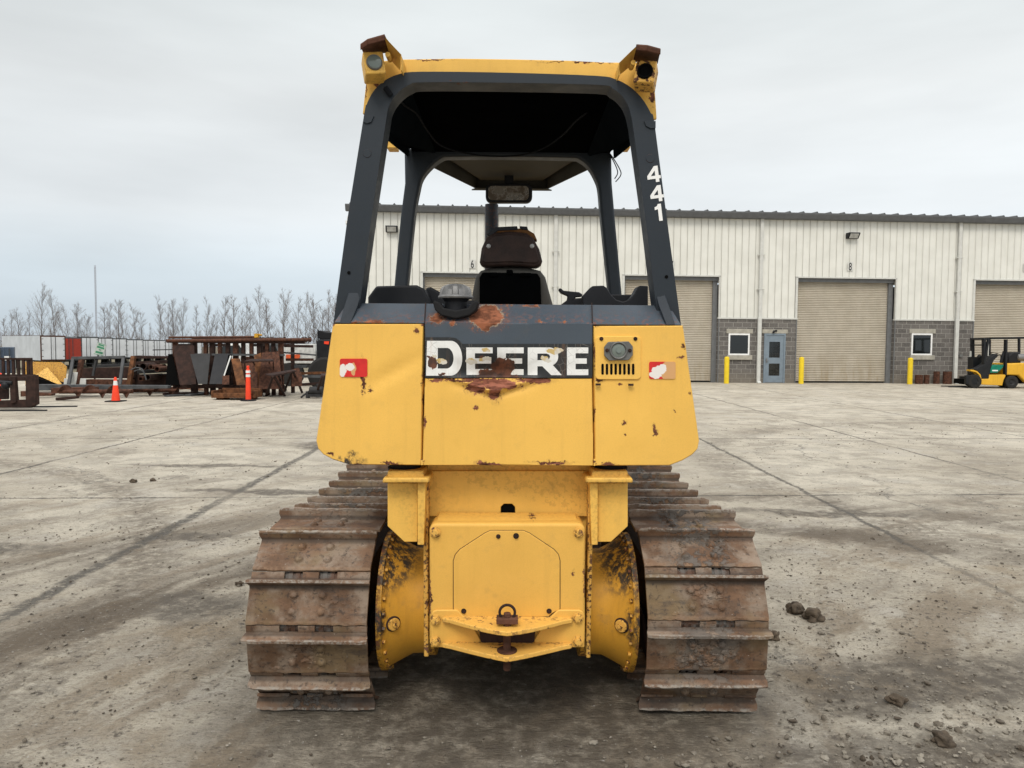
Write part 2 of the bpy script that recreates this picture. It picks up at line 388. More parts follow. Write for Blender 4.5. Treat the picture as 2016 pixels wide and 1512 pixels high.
# ------------------------------------------------------------------ ground
def mat_ground():
    t = NT('concrete_yard'); t.coord()
    sep = t.n('SeparateXYZ'); t.l(t.coord(), sep.inputs[0]); X, Y = sep.outputs[0], sep.outputs[1]
    a = t.noise(.35, 6, .6); b = t.noise(2.2, 7, .68); c3 = t.noise(11, 6, .7); d = t.noise(60, 4, .7)
    sw = t.noise(.55, 6, .62, t.mapped((1.4, .5, 1)))
    c = t.mix(t.ramp(a, .35, .65), (.455,.405,.322), (.60,.548,.450))
    c = t.mix(t.ramp(b, .42, .62, 0, .6), c, (.235,.205,.165))
    # pale salt / cement dust film
    c = t.mix(t.ramp(t.noise(1.1, 6, .7), .52, .66, 0, .6), c, (.60,.555,.475))
    # brown silt tracked in sweeping arcs by the machines (rings round a far centre)
    cx = t.math('SUBTRACT', X, 6.5); cy = t.math('SUBTRACT', Y, 1.0)
    rad = t.math('SQRT', t.math('ADD', t.math('MULTIPLY', cx, cx), t.math('MULTIPLY', cy, cy)))
    arc = t.n('TexNoise'); cm = t.n('CombineXYZ'); t.l(t.math('ADD', rad, t.math('MULTIPLY', b, .35)), cm.inputs[0]); t.l(t.math('MULTIPLY', t.math('ARCTAN2', cy, cx), 1.2), cm.inputs[1])
    t.l(cm.outputs[0], arc.inputs['Vector']); arc.inputs['Scale'].default_value = 2.2; arc.inputs['Detail'].default_value = 7; arc.inputs['Roughness'].default_value = .72
    arcf = arc.outputs['Fac']
    near = t.ramp(Y, 4.0, 11.0, 1, .0)
    silt = t.math('MULTIPLY', t.ramp(arcf, .47, .62), t.math('ADD', t.math('MULTIPLY', near, .55), .08))
    c = t.mix(silt, c, (.205,.150,.094))
    # wheel and track marks swung round in front of the joint on the left
    for (ox, oy, rad0, wd, amt) in ((1.2,2.6,4.0,.26,.75),(1.2,2.6,5.3,.30,.55),(-9.5,3.0,7.2,.22,.5),(-1.0,13.5,8.3,.28,.25),(2.0,16.0,9.6,.25,.2),(9.0,9.5,6.2,.3,.4)):
        ex = t.math('SUBTRACT', X, ox); ey = t.math('SUBTRACT', Y, oy)
        rd = t.math('ADD', t.math('SQRT', t.math('ADD', t.math('MULTIPLY', ex, ex), t.math('MULTIPLY', ey, ey))), t.math('MULTIPLY', t.math('SUBTRACT', b, .5), .7))
        mk = t.ramp(t.math('ABSOLUTE', t.math('SUBTRACT', rd, rad0)), wd*.3, wd*1.5, 1, 0)
        mk = t.math('MULTIPLY', mk, t.ramp(arcf if ox > 0 and oy < 5 else c3, .36, .55)); c = t.mix(t.math('MULTIPLY', mk, amt), c, (.105,.080,.056))
    c = t.mix(t.math('MULTIPLY', t.ramp(t.noise(.9, 5, .65), .53, .68, 0, .55), near), c, (.25,.18,.105))
    # dark damp mud close to the viewer and round the tracks
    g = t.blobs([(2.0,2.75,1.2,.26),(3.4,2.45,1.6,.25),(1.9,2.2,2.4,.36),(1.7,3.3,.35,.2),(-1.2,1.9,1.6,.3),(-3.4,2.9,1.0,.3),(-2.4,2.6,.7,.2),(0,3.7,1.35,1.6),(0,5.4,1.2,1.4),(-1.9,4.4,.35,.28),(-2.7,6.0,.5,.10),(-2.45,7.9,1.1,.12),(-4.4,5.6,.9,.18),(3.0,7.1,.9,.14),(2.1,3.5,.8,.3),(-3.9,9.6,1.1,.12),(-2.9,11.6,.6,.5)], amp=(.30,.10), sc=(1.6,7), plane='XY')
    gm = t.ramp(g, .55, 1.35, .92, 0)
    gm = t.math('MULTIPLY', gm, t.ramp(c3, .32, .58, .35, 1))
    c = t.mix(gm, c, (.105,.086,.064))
    # fine clods
    f2 = t.noise(18, 7, .8, t.mapped((.8, 1.7, 1))); c = t.mix(t.math('MULTIPLY', t.ramp(f2, .54, .60, 0, .5), t.math('ADD', t.math('MULTIPLY', near, .8), .15)), c, (.14,.118,.09))
    c = t.mix(t.math('MULTIPLY', t.ramp(c3, .58, .66), t.math('ADD', t.math('MULTIPLY', near, .7), .25)), c, (.12,.10,.08))
    c = t.mix(t.ramp(d, .52, .68, 0, .45), c, (.16,.138,.108))
    e1 = t.noise(26, 6, .75, t.mapped((1, 2.2, 1))); c = t.mix(t.ramp(e1, .55, .66, 0, .6), c, (.11,.093,.073)); c = t.mix(t.math('MULTIPLY', t.ramp(e1, .44, .34, 0, .45), t.math('SUBTRACT', 1.0, gm, clamp=True)), c, (.50,.465,.40))
    c = t.mix(t.ramp(t.noise(34, 3), .68, .74, 0, .6), c, (.60,.58,.54))
    # pale patches close to the viewer
    pt = t.blobs([(1.75,2.12,.10,.22),(2.15,2.1,.09,.22),(1.2,2.5,.10,.10)], amp=(.12,.04), sc=(5,22), plane='XY')
    c = t.mix(t.ramp(pt, .6, 1.1, .75, 0), c, (.42,.39,.34))
    # saw-cut joints, filled with tar and dirt, wandering a little
    wob = t.math('ADD', t.math('MULTIPLY', t.math('SUBTRACT', t.noise(1.6, 7, .75), .5), .17), t.math('MULTIPLY', t.math('SUBTRACT', t.noise(14, 4, .7), .5), .08))
    def line(v, p, w):
        return t.ramp(t.math('ABSOLUTE', t.math('SUBTRACT', t.math('ADD', v, wob), p)), w * .35, w, 1, 0)
    J = None
    jw = t.math('MULTIPLY', t.noise(.7, 4), 1)
    for p in (-9.2, -6.15, -2.95, 3.25, 6.15, 9.3, 12.4, 15.4, -12.3, -15.4):
        q = line(X, p, .040 if p not in (-2.95,) else .075); J = q if J is None else t.math('MAXIMUM', J, q)
    Ys = t.math('SUBTRACT', Y, t.math('MULTIPLY', X, .055))
    for p in (7.75, 12.6, 17.5, 22.3, 27.2):
        J = t.math('MAXIMUM', J, line(Ys, p, .034))
    J = t.math('MULTIPLY', J, t.ramp(jw, .38, .52, .5, 1)); J = t.math('MULTIPLY', J, t.ramp(t.noise(16, 5, .75), .38, .54, .25, 1))
    J = t.math('MULTIPLY', J, t.ramp(Y, 30.5, 31.5, 1, 0))
    c = t.mix(t.math('MULTIPLY', J, .9), c, (.105,.096,.083))
    # hairline cracks
    vo = t.n('TexVoronoi', feature='DISTANCE_TO_EDGE'); vo.inputs['Scale'].default_value = .42
    vv = t.vmath('ADD', t.coord(), t.vmath('MULTIPLY', t.noise(2.5, 5, .7, col=True), (.8,.8,0))); t.l(vv, vo.inputs['Vector'])
    ck = t.math('MULTIPLY', t.ramp(vo.outputs[0], .002, .007, 1, 0), t.ramp(t.noise(.3, 3), .50, .58))
    c = t.mix(t.math('MULTIPLY', ck, .6), c, (.14,.13,.115))
    # beyond the yard: brown winter grass
    far = t.math('MULTIPLY', t.ramp(Y, 40, 52), t.ramp(X, -14, -9, 1, 0))
    c = t.mix(far, c, t.mix(t.ramp(b, .4, .6), (.20,.17,.11), (.12,.105,.07)))
    h = t.math('ADD', t.math('ADD', t.math('MULTIPLY', c3, .55), t.math('MULTIPLY', d, .30)), t.math('MULTIPLY', arcf, .8))
    h = t.math('SUBTRACT', t.math('ADD', h, t.math('MULTIPLY', e1, .9)), t.math('MULTIPLY', J, .5))
    t.bump(h, 1.0, .028)
    rg = t.ramp(gm, 0, 1, .85, .62)
    return t.fin(c, rg, 0, .3)
M['ground'] = mat_ground()
def gz(x, y):
    if y > 30 and x < -8:
        a = min(1, max(0, (y - 32) / 45)); a = a*a*(3-2*a); b = min(1, max(0, (-8 - x) / 12)); b = b*b*(3-2*b)
        return -(1.75 * a + .004 * max(0, y - 77)) * b
    return 0.0
bm = BM()
def axis(a):
    o = []
    for (s, e_, st) in a:
        v = s
        while v < e_ - 1e-6: o.append(v); v += st
    o.append(a[-1][1]); return o
xs = axis([(-900,-100,100),(-100,-20,10),(-20,-6,1),(-6,5.5,.06),(5.5,20,1),(20,100,10),(100,900,100)])
ys = axis([(-60,0,10),(0,1.2,.4),(1.2,8,.05),(8,32,1),(32,80,4),(80,200,20),(200,1600,200)])
vg = []
for y in ys:
    row = []
    for x in xs:
        z = gz(x, y)
        if 1.2 < y < 8 and -6 < x < 5.5:
            fd = min(1, (8 - y) / 2, (x + 6) / .8, (5.5 - x) / .8, (y - 1.2) / .3)
            n1 = noise.noise(Vector((x*1.7, y*1.7, 3))); n2 = noise.noise(Vector((x*9, y*9, 1))); n3 = noise.noise(Vector((x*3.5+9, y*3.5, 7)))
            mudd = math.exp(-((y - 2.55) / .55) ** 2) * (1 if x > .9 else .45) + .25
            z += fd * (max(0, n3 - .05) * .035 * mudd + n2 * .009 * mudd + n1 * .003) - .004 * fd
            if -1.2 < x < 1.2 and y > 2.9: z = min(z, .0)
        row.append(bm.verts.new((x, y, z)))
    vg.append(row)
for j in range(len(ys)-1):
    for i in range(len(xs)-1): bm.faces.new((vg[j][i], vg[j][i+1], vg[j+1][i+1], vg[j+1][i]))
g = obj('ground', bm, M['ground'], ang=180); g['kind'] = 'structure'

# crumbs of gravel and dried clay
def mat_crumb():
    t = NT('gravel_crumbs'); t.coord(); n = t.noise(6, 4); c = t.mix(t.ramp(n, .35, .62), (.075,.060,.045), (.25,.225,.185)); t.bump(t.noise(60,3), .6, .004); return t.fin(c, .9, 0, .2)
M['crumb'] = mat_crumb()
bm = BM(); rr = random.Random(3)
ico = [(0,0,1),(.9,0,.45),(.28,.85,.45),(-.72,.53,.45),(-.72,-.53,.45),(.28,-.85,.45),(.72,.53,-.3),(-.28,.85,-.3),(-.9,0,-.3),(-.28,-.85,-.3),(.72,-.53,-.3)]
icf = [(0,1,2),(0,2,3),(0,3,4),(0,4,5),(0,5,1),(1,6,2),(2,6,7),(2,7,3),(3,7,8),(3,8,4),(4,8,9),(4,9,5),(5,9,10),(5,10,1),(1,10,6)]
def crumb(x, y, r):
    s = [rr.uniform(.6,1.3) for _ in range(3)]; a = rr.uniform(0, 6.28); ca, sa = math.cos(a), math.sin(a)
    vs = []
    for p in ico:
        k = rr.uniform(.75, 1.2); px, py = p[0]*s[0]*k, p[1]*s[1]*k
        vs.append(bm.verts.new((x + (px*ca - py*sa)*r, y + (px*sa + py*ca)*r, gz(x, y) + p[2]*s[2]*k*r*.7 + r*.15)))
    for f in icf: bm.faces.new([vs[i] for i in f])
cl = [(1.75,3.3,.75,.45,900),(2.4,2.55,1.0,.35,900),(1.3,2.35,.8,.25,450),(-2.2,2.9,1.1,.5,500),(-1.4,4.6,.5,.6,260),(-2.9,6.1,.7,.25,260),(-3.2,9.4,1.2,.3,200),(2.0,4.7,.5,.8,420),(-.8,2.2,1.0,.3,350),(4.4,12.5,3,1.6,420),(-3.4,3.9,.8,.4,300),(2.9,5.2,1.2,1.0,420)]
for _ in range(420):
    x = rr.gauss(2.0, .7); y = rr.gauss(2.65, .28)
    if y > 1.6 and not (abs(x) < 1.15 and y > 2.95): crumb(x, y, rr.uniform(.008, .020))
for cx_, cy_, sx_, sy_, n_ in cl:
    for _ in range(int(n_*1.6)):
        x = rr.gauss(cx_, sx_); y = rr.gauss(cy_, sy_)
        if y < 1.3 or (abs(x) < 1.15 and y > 2.95): continue
        crumb(x, y, min(.016, .0016 + rr.expovariate(1) * .0021) * (1 + y * .05))
for _ in range(6500):
    y = 1.5 + 15 * rr.random() ** 1.4; x = rr.uniform(-.75, .75) * y
    if abs(x) < 1.15 and y > 2.95: continue
    crumb(x, y, min(.016, .0015 + rr.expovariate(1) * .0018) * (1 + y * .07))
tag(obj('gravel', bm, M['crumb'], smooth=False), 'loose gravel and crumbs of dried mud scattered over the concrete yard', 'gravel', kind='stuff')

# clods of clay
M['clod'] = simple('dried_clay', (.085,.066,.048), .95, scale=20, var=.4, bump=1.0, rnd=True)
for u, v, w, h, lab in ((1568,1206,36,24,'dark lump of clay lying left of another lump, right of the right track'),
        (1602,1220,36,28,'dark lump of clay, the right one of the pair beside the right track'),
        (1519,1258,26,32,'brown clod of dried mud touching the outer edge of the right track'),
        (1766,1384,34,20,'flat brown clod of mud alone in the wet dirt at lower right'),
        (1855,1462,40,26,'large damp clod of mud near the lower right corner of the yard'),
        (262,950,14,8,'small dark clod on the pale concrete, left one of two on the left side'),
        (300,947,12,7,'small dark clod on the pale concrete, right one of two on the left side'),
        (471,1152,14,9,'small grey clod of dirt left of the left track')):
    p = PG(u, v); r = w / 2 * p.y / F; bm = BM(); ball(bm, (p.x, p.y, r*.35), r, 4, (1, .8, min(1, h / w * 1.0)), .75)
    for vv in bm.verts:
        vv.co += Vector([noise.noise(vv.co * (5/r) + Vector((k*9, u, 0))) for k in range(3)]) * r * .10; vv.co.z = max(vv.co.z, -.002)
    single('mud_clod', bm, M['clod'], lab, 'mud clod', (p.x, p.y, 0), ang=50)

# ------------------------------------------------------------------ BULLDOZER
dz = thing('bulldozer', 'worn yellow and dark grey crawler bulldozer with an open roof canopy and steel tracks', 'bulldozer', DZ)
OFF[0] = DZ.copy(); CX = DZ.x
def sub(name, bm, mat, parent=None, **k): return obj(name, bm, mat, parent or dz, **k)
# --- tracks
def shoe_mesh(seed):
    rs = random.Random(seed); bm = BM(); hw = .250
    prof = [(-.108,.0),(-.108,.010),(-.098,.015),(.035,.013),(.048,.020),(.054,.036),(.056,.060),(.068,.061),(.072,.034),(.078,.012),(.078,0)]
    n = 22; rings = []
    for i in range(n+1):
        x = -hw + 2*hw*i/n; q = []
        wz = (rs.random() - .5) * .004 + .0016*math.sin(i*.55 + seed*1.7); ws = (rs.random() - .5) * .005
        for (s_, n_) in prof:
            dz_ = wz if n_ > .05 else 0; ds = ws if abs(s_) > .1 else 0
            endt = -.006 if (n_ > .05 and i in (0, n)) else 0
            xx = x + (.009*rs.random() if i == n else -.009*rs.random() if i == 0 else 0)*0 + (.007 if i == n else -.007 if i == 0 else 0) * (1 if n_ > .03 else 0)
            q.append(bm.verts.new((xx, s_ + ds, n_ + dz_ + endt)))
        rings.append(q)
    m = len(prof)
    for i in range(n):
        for k in range(m):
            l = (k+1) % m; bm.faces.new((rings[i][k], rings[i][l], rings[i+1][l], rings[i+1][k]))
    bm.faces.new(rings[0]); bm.faces.new(rings[-1][::-1])
    # front lip with two pairs of slots cut for the chain
    for a, b in ((-hw, -.112), (-.034,.034), (.112, hw)):
        if b - a < .02: a, b = a - .004, b + .004
        box(bm, a, b, .0775, .108 - rs.random()*.004, -.006, .0085)
    for sx_ in (-.064, .058):
        for sy_ in (-.055, .012):
            ball(bm, (sx_, sy_, .017), .0175, 2, (1, 1, .75), .12); cyl(bm, (sx_, sy_, .012), (sx_, sy_, .018), .020, 12)
    if seed in (1, 3, 4):          # clay caked round the bolts
        for _ in range(34 if seed != 4 else 16):
            mx = rs.gauss(0 if seed != 4 else .08, .055); my = rs.uniform(-.085, .045); r_m = rs.uniform(.003, .010)
            ball(bm, (mx, my, .014 + r_m*.15), r_m, 2, (1.9, 1.3, .55), 1.1)
    return obj('track_shoe', bm, M['shoe'], off=(0,0,0), bevel=.0015, seg=1)
protos = [shoe_mesh(s) for s in range(5)]
pm = [p.data for p in protos]
for side in (-1, 1):
    xc = CX + side * .832
    dphi = 0 if side < 0 else 4.5; ds = 0 if side < 0 else -.03
    C1 = (3.395, .39); Rb = .375; C2 = (5.72, .385)
    pl = []
    pl.append((3.222, .032 if side < 0 else .034, R(90 + 63 - dphi)))
    for k in range(-1, 3):
        ph = 32*k - 9.5 + dphi; pl.append((C1[0] - Rb*math.cos(R(ph)), C1[1] + Rb*math.sin(R(ph)), R(90 - ph)))
    top = [(3.425,.752,-3), (3.665,.728,1), (3.90,.716,1), (4.135,.713,0), (4.37,.714,-1), (4.605,.727,-2), (4.84,.742,-1), (5.075,.735,1), (5.31,.735,1), (5.545,.742,0)]
    for y, z, a in top: pl.append((y - ds, z, R(-a)))
    for k in range(6):
        ph = 90 - 10 - 32*k; pl.append((C2[0] + .35*math.cos(R(ph)), C2[1] + .35*math.sin(R(ph)), R(ph - 90)))
    for k in range(9): pl.append((5.40 - .2325*k, .058, R(180)))
    bm = BM()
    for (y, z, a) in pl:            # chain links under every shoe
        m = Matrix.Translation((xc, y, z)) @ Matrix.Rotation(a, 4, 'X')
        for lx in (-.088, -.058, .058, .088):
            t0 = BM(); prismx(t0, [(-.12,-.030),(-.095,-.062),(-.04,-.068),(.04,-.068),(.095,-.062),(.125,-.030),(.10,-.004),(-.10,-.004)], lx-.009, lx+.009)
            bmesh.ops.transform(t0, matrix=m, verts=t0.verts[:]); me = bpy.data.meshes.new('tmp'); t0.to_mesh(me); t0.free(); bm.from_mesh(me); bpy.data.meshes.remove(me)
        c0 = m @ Vector((-.12, -.11, -.036)); c1 = m @ Vector((.12, -.11, -.036)); cyl(bm, c0, c1, .024, 10)
    tr = sub('track', bm, M['chain']); tr['label'] = ('left' if side < 0 else 'right') + ' rusty steel crawler track with wide single-bar shoes'
    for i, (y, z, a) in enumerate(pl):
        o = bpy.data.objects.new('track_shoe', pm[(i*3 + (side > 0)*2) % 5]); COL.objects.link(o); o.parent = tr
        o.location = (xc - DZ.x, y - DZ.y, z); o.rotation_euler = (a, 0, 0)
        bv = o.modifiers.new('bevel', 'BEVEL'); bv.width = .0015; bv.segments = 1; bv.limit_method = 'ANGLE'
    # sprocket, idler, frame, rollers
    bm = BM(); n = 44; prof = []
    for k in range(n): 
        a = 2*math.pi*k/n; r = .305 if k % 4 in (0, 1) else .265; prof.append((C1[0] + r*math.cos(a), C1[1] + r*math.sin(a)))
    prismx(bm, prof, xc-.03, xc+.03); cyl(bm, (xc-.1,)+C1, (xc+.1,)+C1, .15, 28); sub('sprocket', bm, M['chain'], bevel=.004)
    bm = BM(); lathe(bm, [(-.07,0),(-.07,.12),(-.05,.22),(-.08,.26),(-.08,.285),(-.04,.29),(-.04,.31),(.04,.31),(.04,.29),(.08,.285),(.08,.26),(.05,.22),(.07,.12),(.07,0)], (xc,)+C2); sub('idler', bm, M['chain'])
    bm = BM(); prismx(bm, [(3.62,.26),(3.72,.48),(5.1,.5),(5.35,.42),(5.6,.42),(5.6,.34),(5.3,.26)], xc-.13, xc+.13)
    for yy in (3.85,4.2,4.55,4.9,5.25): cyl(bm, (xc-.11,yy,.19), (xc+.11,yy,.19), .085, 18)
    cyl(bm, (xc-.09,4.9,.60), (xc+.09,4.9,.60), .07, 18); box(bm, xc-.03, xc+.03, 4.87, 4.93, .49, .60)
    # guard plate on the inside of the frame
    prismx(bm, [(3.45,.09),(3.62,.26),(5.3,.26),(5.3,.12)], xc - side*.15, xc - side*.165)
    sub('track_frame', bm, M['rustdark'], bevel=.008)
for p in protos: bpy.data.objects.remove(p)
# --- final drives
for side in (-1, 1):
    bm = BM()
    prof = [(.325,.0),(.325,.245),(.355,.245),(.37,.235),(.43,.238),(.47,.258),(.515,.282),(.535,.300),(.540,.312),(.562,.314),(.568,.28),(.575,0)]
    lathe(bm, [(side*h, r) for h, r in prof], (CX, 3.40, .410), seg=72)
    f = sub('final_drive', bm, M['final'], ang=28); f['label'] = ('left' if side < 0 else 'right') + ' muddy yellow final drive housing inside the track'
    bm = BM()
    for k in range(30):
        a = R(12*k + 5); c = Vector((CX + side*.535, 3.40 + .300*math.cos(a), .410 + .300*math.sin(a)))
        bm = BM(); cyl(bm, c, c - Vector((side*.012,0,0)), .010, 6); sub('bolt', bm, M['final'], f)

    p = P(753 if side < 0 else 1241, 1241, 3.12); bm = BM()
    c = Vector((CX + side*.497, 3.40 - .262, .425 - .03)); d = Vector((-side*.55, -.83, -.05)).normalized()
    cyl(bm, c + d*-.03, c + d*.012, .034, 24); sub('plug_recess', bm, M['rustdark'], f, bevel=.002); bm = BM(); cyl(bm, c + d*.010, c + d*.020, .027, 24); cyl(bm, c + d*.020, c + d*.030, .011, 6)  # dark rust-coloured disc stands in for the dark recess round the plug
    sub('drain_plug', bm, M['hitch'], f, bevel=.002)
# --- rear frame
bm = BM()
ppx(bm, [(840,927),(1158,927),(1162,1017),(1014,1017),(1014,998),(1008,992),(992,992),(986,998),(986,1017),(838,1017)], 3.10, .02)
box(bm, CX-.345, CX+.345, 3.12, 3.16, .62, 1.10)
sub('cross_panel', bm, M['yellow'], bevel=.003)
bm = BM(); ppx(bm, [(975,985),(1025,985),(1025,1019),(975,1019)], 3.113, .004); sub('opening', bm, M['black'])
bm = BM(); ppx(bm, [(1000,1013),(1012,1005),(1018,1018),(985,1018),(990,1008)], 3.108, .004); bm.free()
bm = BM()
for s in (-1, 1):
    prismx(bm, [(3.06,.28),(3.04,.75),(3.04,1.02),(5.2,1.02),(5.6,.6),(5.2,.36),(3.3,.30)], CX+s*.332, CX+s*.352)
sub('frame_rail', bm, M['hitch'], bevel=.004)
bm = BM(); box(bm, CX-.33, CX+.33, 3.2, 5.3, .36, .40); box(bm, CX-.31, CX+.31, 3.2, 4.2, .41, .95); box(bm, CX-.45, CX+.45, 3.35, 3.9, .97, 1.085)
sub('belly_pan', bm, M['rustdark'])
for s in (-1, 1):
    g_ = lambda u: 999.5 + s*(u - 999.5) if s > 0 else 1999 - (999.5 + (u - 999.5)) if False else (u if s > 0 else 1999 - u)
    bm = BM()
    # front face of the pedestal, measured on the right-hand one and mirrored
    ppx(bm, [(g_(1177),951),(g_(1236),951),(g_(1236),1036),(g_(1203),1067),(g_(1177),1067)], 3.02, .008)
    ppx(bm, [(g_(1161),951),(g_(1177),951),(g_(1177),1073),(g_(1164),1073)], 2.985, .2)
    x0, z0 = W(g_(1236), 951, 3.02); x1, z1 = W(g_(1236), 1036, 3.02)
    prismx(bm, [(3.025,z0),(3.025,z1),(3.10,z1-.03),(3.22,z0)], x0, x0 - s*.01)
    b_ = sub('mount_pedestal', bm, M['yellow'], bevel=.0025)
    bm = BM(); ppx(bm, [(g_(1155),941),(g_(1245),941),(g_(1247),951),(g_(1153),951)], 2.95, .26)
    ppx(bm, [(g_(1166),927),(g_(1236),927),(g_(1237),941),(g_(1164),941)], 2.985, .2)
    sub('mount_plate', bm, M['hitch'] if False else M['yellow_dirty'], b_, bevel=.006)
    c = P(g_(1203), 924, 3.07); bm = BM(); cyl(bm, (c.x, 3.08, c.z - .012), (c.x, 3.08, c.z + .03), .062, 28); cyl(bm, (c.x,3.08,c.z+.0), (c.x,3.08,c.z+.012), .07, 28)
    sub('rubber_mount', bm, M['rubber'], b_, bevel=.003)
# --- rear gearcase cover
def rr_(u0, v0, u1, v1, r, n=6):
    pts = []
    for cx_, cy_, a0 in ((u1-r, v0+r, -90), (u1-r, v1-r, 0), (u0+r, v1-r, 90), (u0+r, v0+r, 180)):
        for k in range(n+1):
            a = R(a0 + 90*k/n); pts.append((cx_ + r*math.cos(a), cy_ + r*math.sin(a)))
    return pts
bm = BM(); ppx(bm, rr_(845, 1030, 1152, 1273, 15), 2.955, .15)
cv = sub('gearcase_cover', bm, M['cover'], bevel=.014, seg=5)
bm = BM(); x0, z0 = W(858, 1033, 2.97); x1, _ = W(1139, 1033, 2.97)
prismx(bm, [(2.972,z0-.004),(3.0,z0+.012),(3.09,z0+.026),(3.10,z0-.05),(2.98,z0-.05)], x0, x1); sub('cover_top_edge', bm, M['cover'], cv, bevel=.005)
bm = BM(); ppx(bm, [(893,1199),(893,1104),(897,1092),(906,1082),(955,1050),(966,1045),(1030,1045),(1042,1050),(1090,1082),(1099,1092),(1102,1104),(1102,1199),(1086,1208),(1080,1214),(914,1214),(908,1208)], 2.9505, .02)
ip = sub('inspection_plate', bm, M['cover'], bevel=.0018)
bm = BM(); ppx(bm, [(891.6,1199),(891.6,1103.5),(895.8,1091),(905,1080.7),(954.5,1048.6),(966,1043.6),(1030,1043.6),(1042.5,1048.6),(1091,1080.7),(1100.2,1091),(1103.4,1103.5),(1103.4,1199),(1087,1209.5),(1080,1215.4),(914,1215.4),(907,1209.5)], 2.9535, .01); sub('groove_outline', bm, M['grime'], ip)  # thin dark plate draws the dark groove line, coloured as seam grime
bm = BM()
for u, v, r in ((981,1056,.0085),(1016,1055,.011),(913,1203,.010),(1081,1203,.010)):
    bm = BM(); hexbolt(bm, P(u, v, 2.951), r*.8, (0,-1,0)); sub('bolt', bm, M['rustdark'], ip)
bm = BM()
for u, v in ((857,1048),(1140,1048),(857,1220),(857,1262),(1138,1216),(1138,1262)):
    bm = BM(); hexbolt(bm, P(u, v, 2.940 if v > 1100 else 2.953), .0165, (0,-1,0)); sub('bolt', bm, M['hitch'], cv, bevel=.001)
# --- drawbar hitch
def hplate(back, front, ztop, th, hwid, tip):
    pts = [(CX-hwid, back), (CX-hwid, back-.028)]
    for k in range(13):
        a = -1 + 2*k/12; q = abs(a); yy = front + (back-.045-front)*(q**tip); pts.append((CX + a*hwid*.86, yy))
    pts += [(CX+hwid, back-.028), (CX+hwid, back)]
    bm = BM(); prismz(bm, pts, ztop-th, ztop); return bm
z = P(1000, 1213, 2.953).z; z2 = P(1000, 1262, 2.953).z
ht = sub('drawbar_hitch', hplate(2.953, 2.785, z, .017, .262, 1.35), M['hitch'], bevel=.003, seg=3)
bm = BM()
for q in ([(848,1275),(848,1212),(852,1204),(860,1201),(900,1201),(912,1212),(925,1225),(948,1262),(935,1275)], [(1151,1275),(1151,1212),(1147,1204),(1139,1201),(1099,1201),(1087,1212),(1074,1225),(1050,1262),(1063,1275)]):
    bm = BM(); ppx(bm, q, 2.942, .012); sub('mounting_flange', bm, M['cover'], ht, bevel=.004)
sub('lower_plate', hplate(2.953, 2.79, z2, .018, .262, 1.15), M['hitch'], ht, bevel=.003, seg=3)
bm = BM(); ppx(bm, [(941,1222),(1056,1222),(1052,1262),(1040,1275),(958,1275),(946,1262)], 2.936, .006); sub('throat', bm, M['rustdark'], ht)
bm = BM(); zc = P(997,1322,2.85).z; cyl(bm, (CX+.0,2.855,zc+.03), (CX,2.855,z+.02), .0155, 18)
box(bm, CX-.042, CX+.042, 2.83, 2.88, z+.012, z+.034); cyl(bm, (CX,2.855,z+.034), (CX,2.855,z+.05), .014, 12); cyl(bm, (CX,2.855,z2), (CX,2.855,z2+.006), .04, 20)
prism(bm, [(CX-.015,zc+.04),(CX+.015,zc+.04),(CX+.015,zc+.008),(CX+.008,zc),(CX-.008,zc),(CX-.015,zc+.008)], 2.85, 2.862)
pin = sub('hitch_pin', bm, M['rustplain'], ht, bevel=.002)
bm = BM(); c = P(997, 1206, 2.852); tube(bm, [(CX + .030*math.cos(R(a)), 2.853, c.z + .030*math.sin(R(a))) for a in range(0, 361, 12)], .0055, 10, False)
sub('pull_ring', bm, M['rustdark'], ht)
# --- fuel tank and side boxes
def dleft(x, z):
    a = P(715, 765, TY); b = P(832, 700, TY); d = 0
    px_, pz_ = x - a.x, z - a.z; L = Vector((b.x-a.x, b.z-a.z)); t_ = (px_*L.x + pz_*L.y)/L.length_squared; q = (px_*-L.y + pz_*L.x)/L.length
    if -.1 < t_ < 1.2: d = .010*math.exp(-(q/.022)**2)*max(0, math.sin(math.pi*min(1, max(0, t_*.8+.1))))
    s_ = P(697, 728, TY); d += .006*math.exp(-((x-s_.x)**2 + (z-s_.z)**2)/.0009)
    return d + .0022*noise.noise(Vector((x*5, z*5, 0)))
def dmid(x, z):
    u0 = P(972, 742, TY); dx = (x - u0.x)/.19; zz = (z - u0.z)
    prof = max(0, 1 - abs(dx)); foldz = -.055*prof
    d = .042*prof*math.exp(-((zz-.012)/.050)**2)
    d -= .034*prof**.7*math.exp(-((zz - foldz)/.014)**2)
    d += .010*prof*math.exp(-((zz - foldz + .022)/.012)**2)
    d += .004*noise.noise(Vector((x*26, z*40, 5)))*math.exp(-(zz/.05)**2)*prof
    return d + .0018*noise.noise(Vector((x*5, z*5, 9)))
def dright(x, z): return .0022*noise.noise(Vector((x*4, z*5, 4)))
def Wl(pts, Y): return [W(u, v, Y) for u, v in pts]
pl_ = Wl([(655,638),(833.5,638),(829,916),(688,915),(655,905),(636,895),(626,884),(622,868)], TY)
bm = gridface(pl_, TY, 3.55, .022, dleft); sp = sub('side_box', bm, M['tank_left'], ang=40); sp['label'] = 'left yellow rear box, scraped, with a torn red reflector'
pr_ = Wl([(1168.5,642),(1345,641),(1377,868),(1374,884),(1364,895),(1344,907),(1318,917),(1171.5,917)], TY)
bm = gridface(pr_, TY, 3.55, .022, dright); sp2 = sub('side_box', bm, M['tank_right'], ang=40); sp2['label'] = 'right yellow rear box with work lamp and louvres'
pc_ = Wl([(836.5,745),(1166,745),(1168.5,917),(831.5,916)], TY)
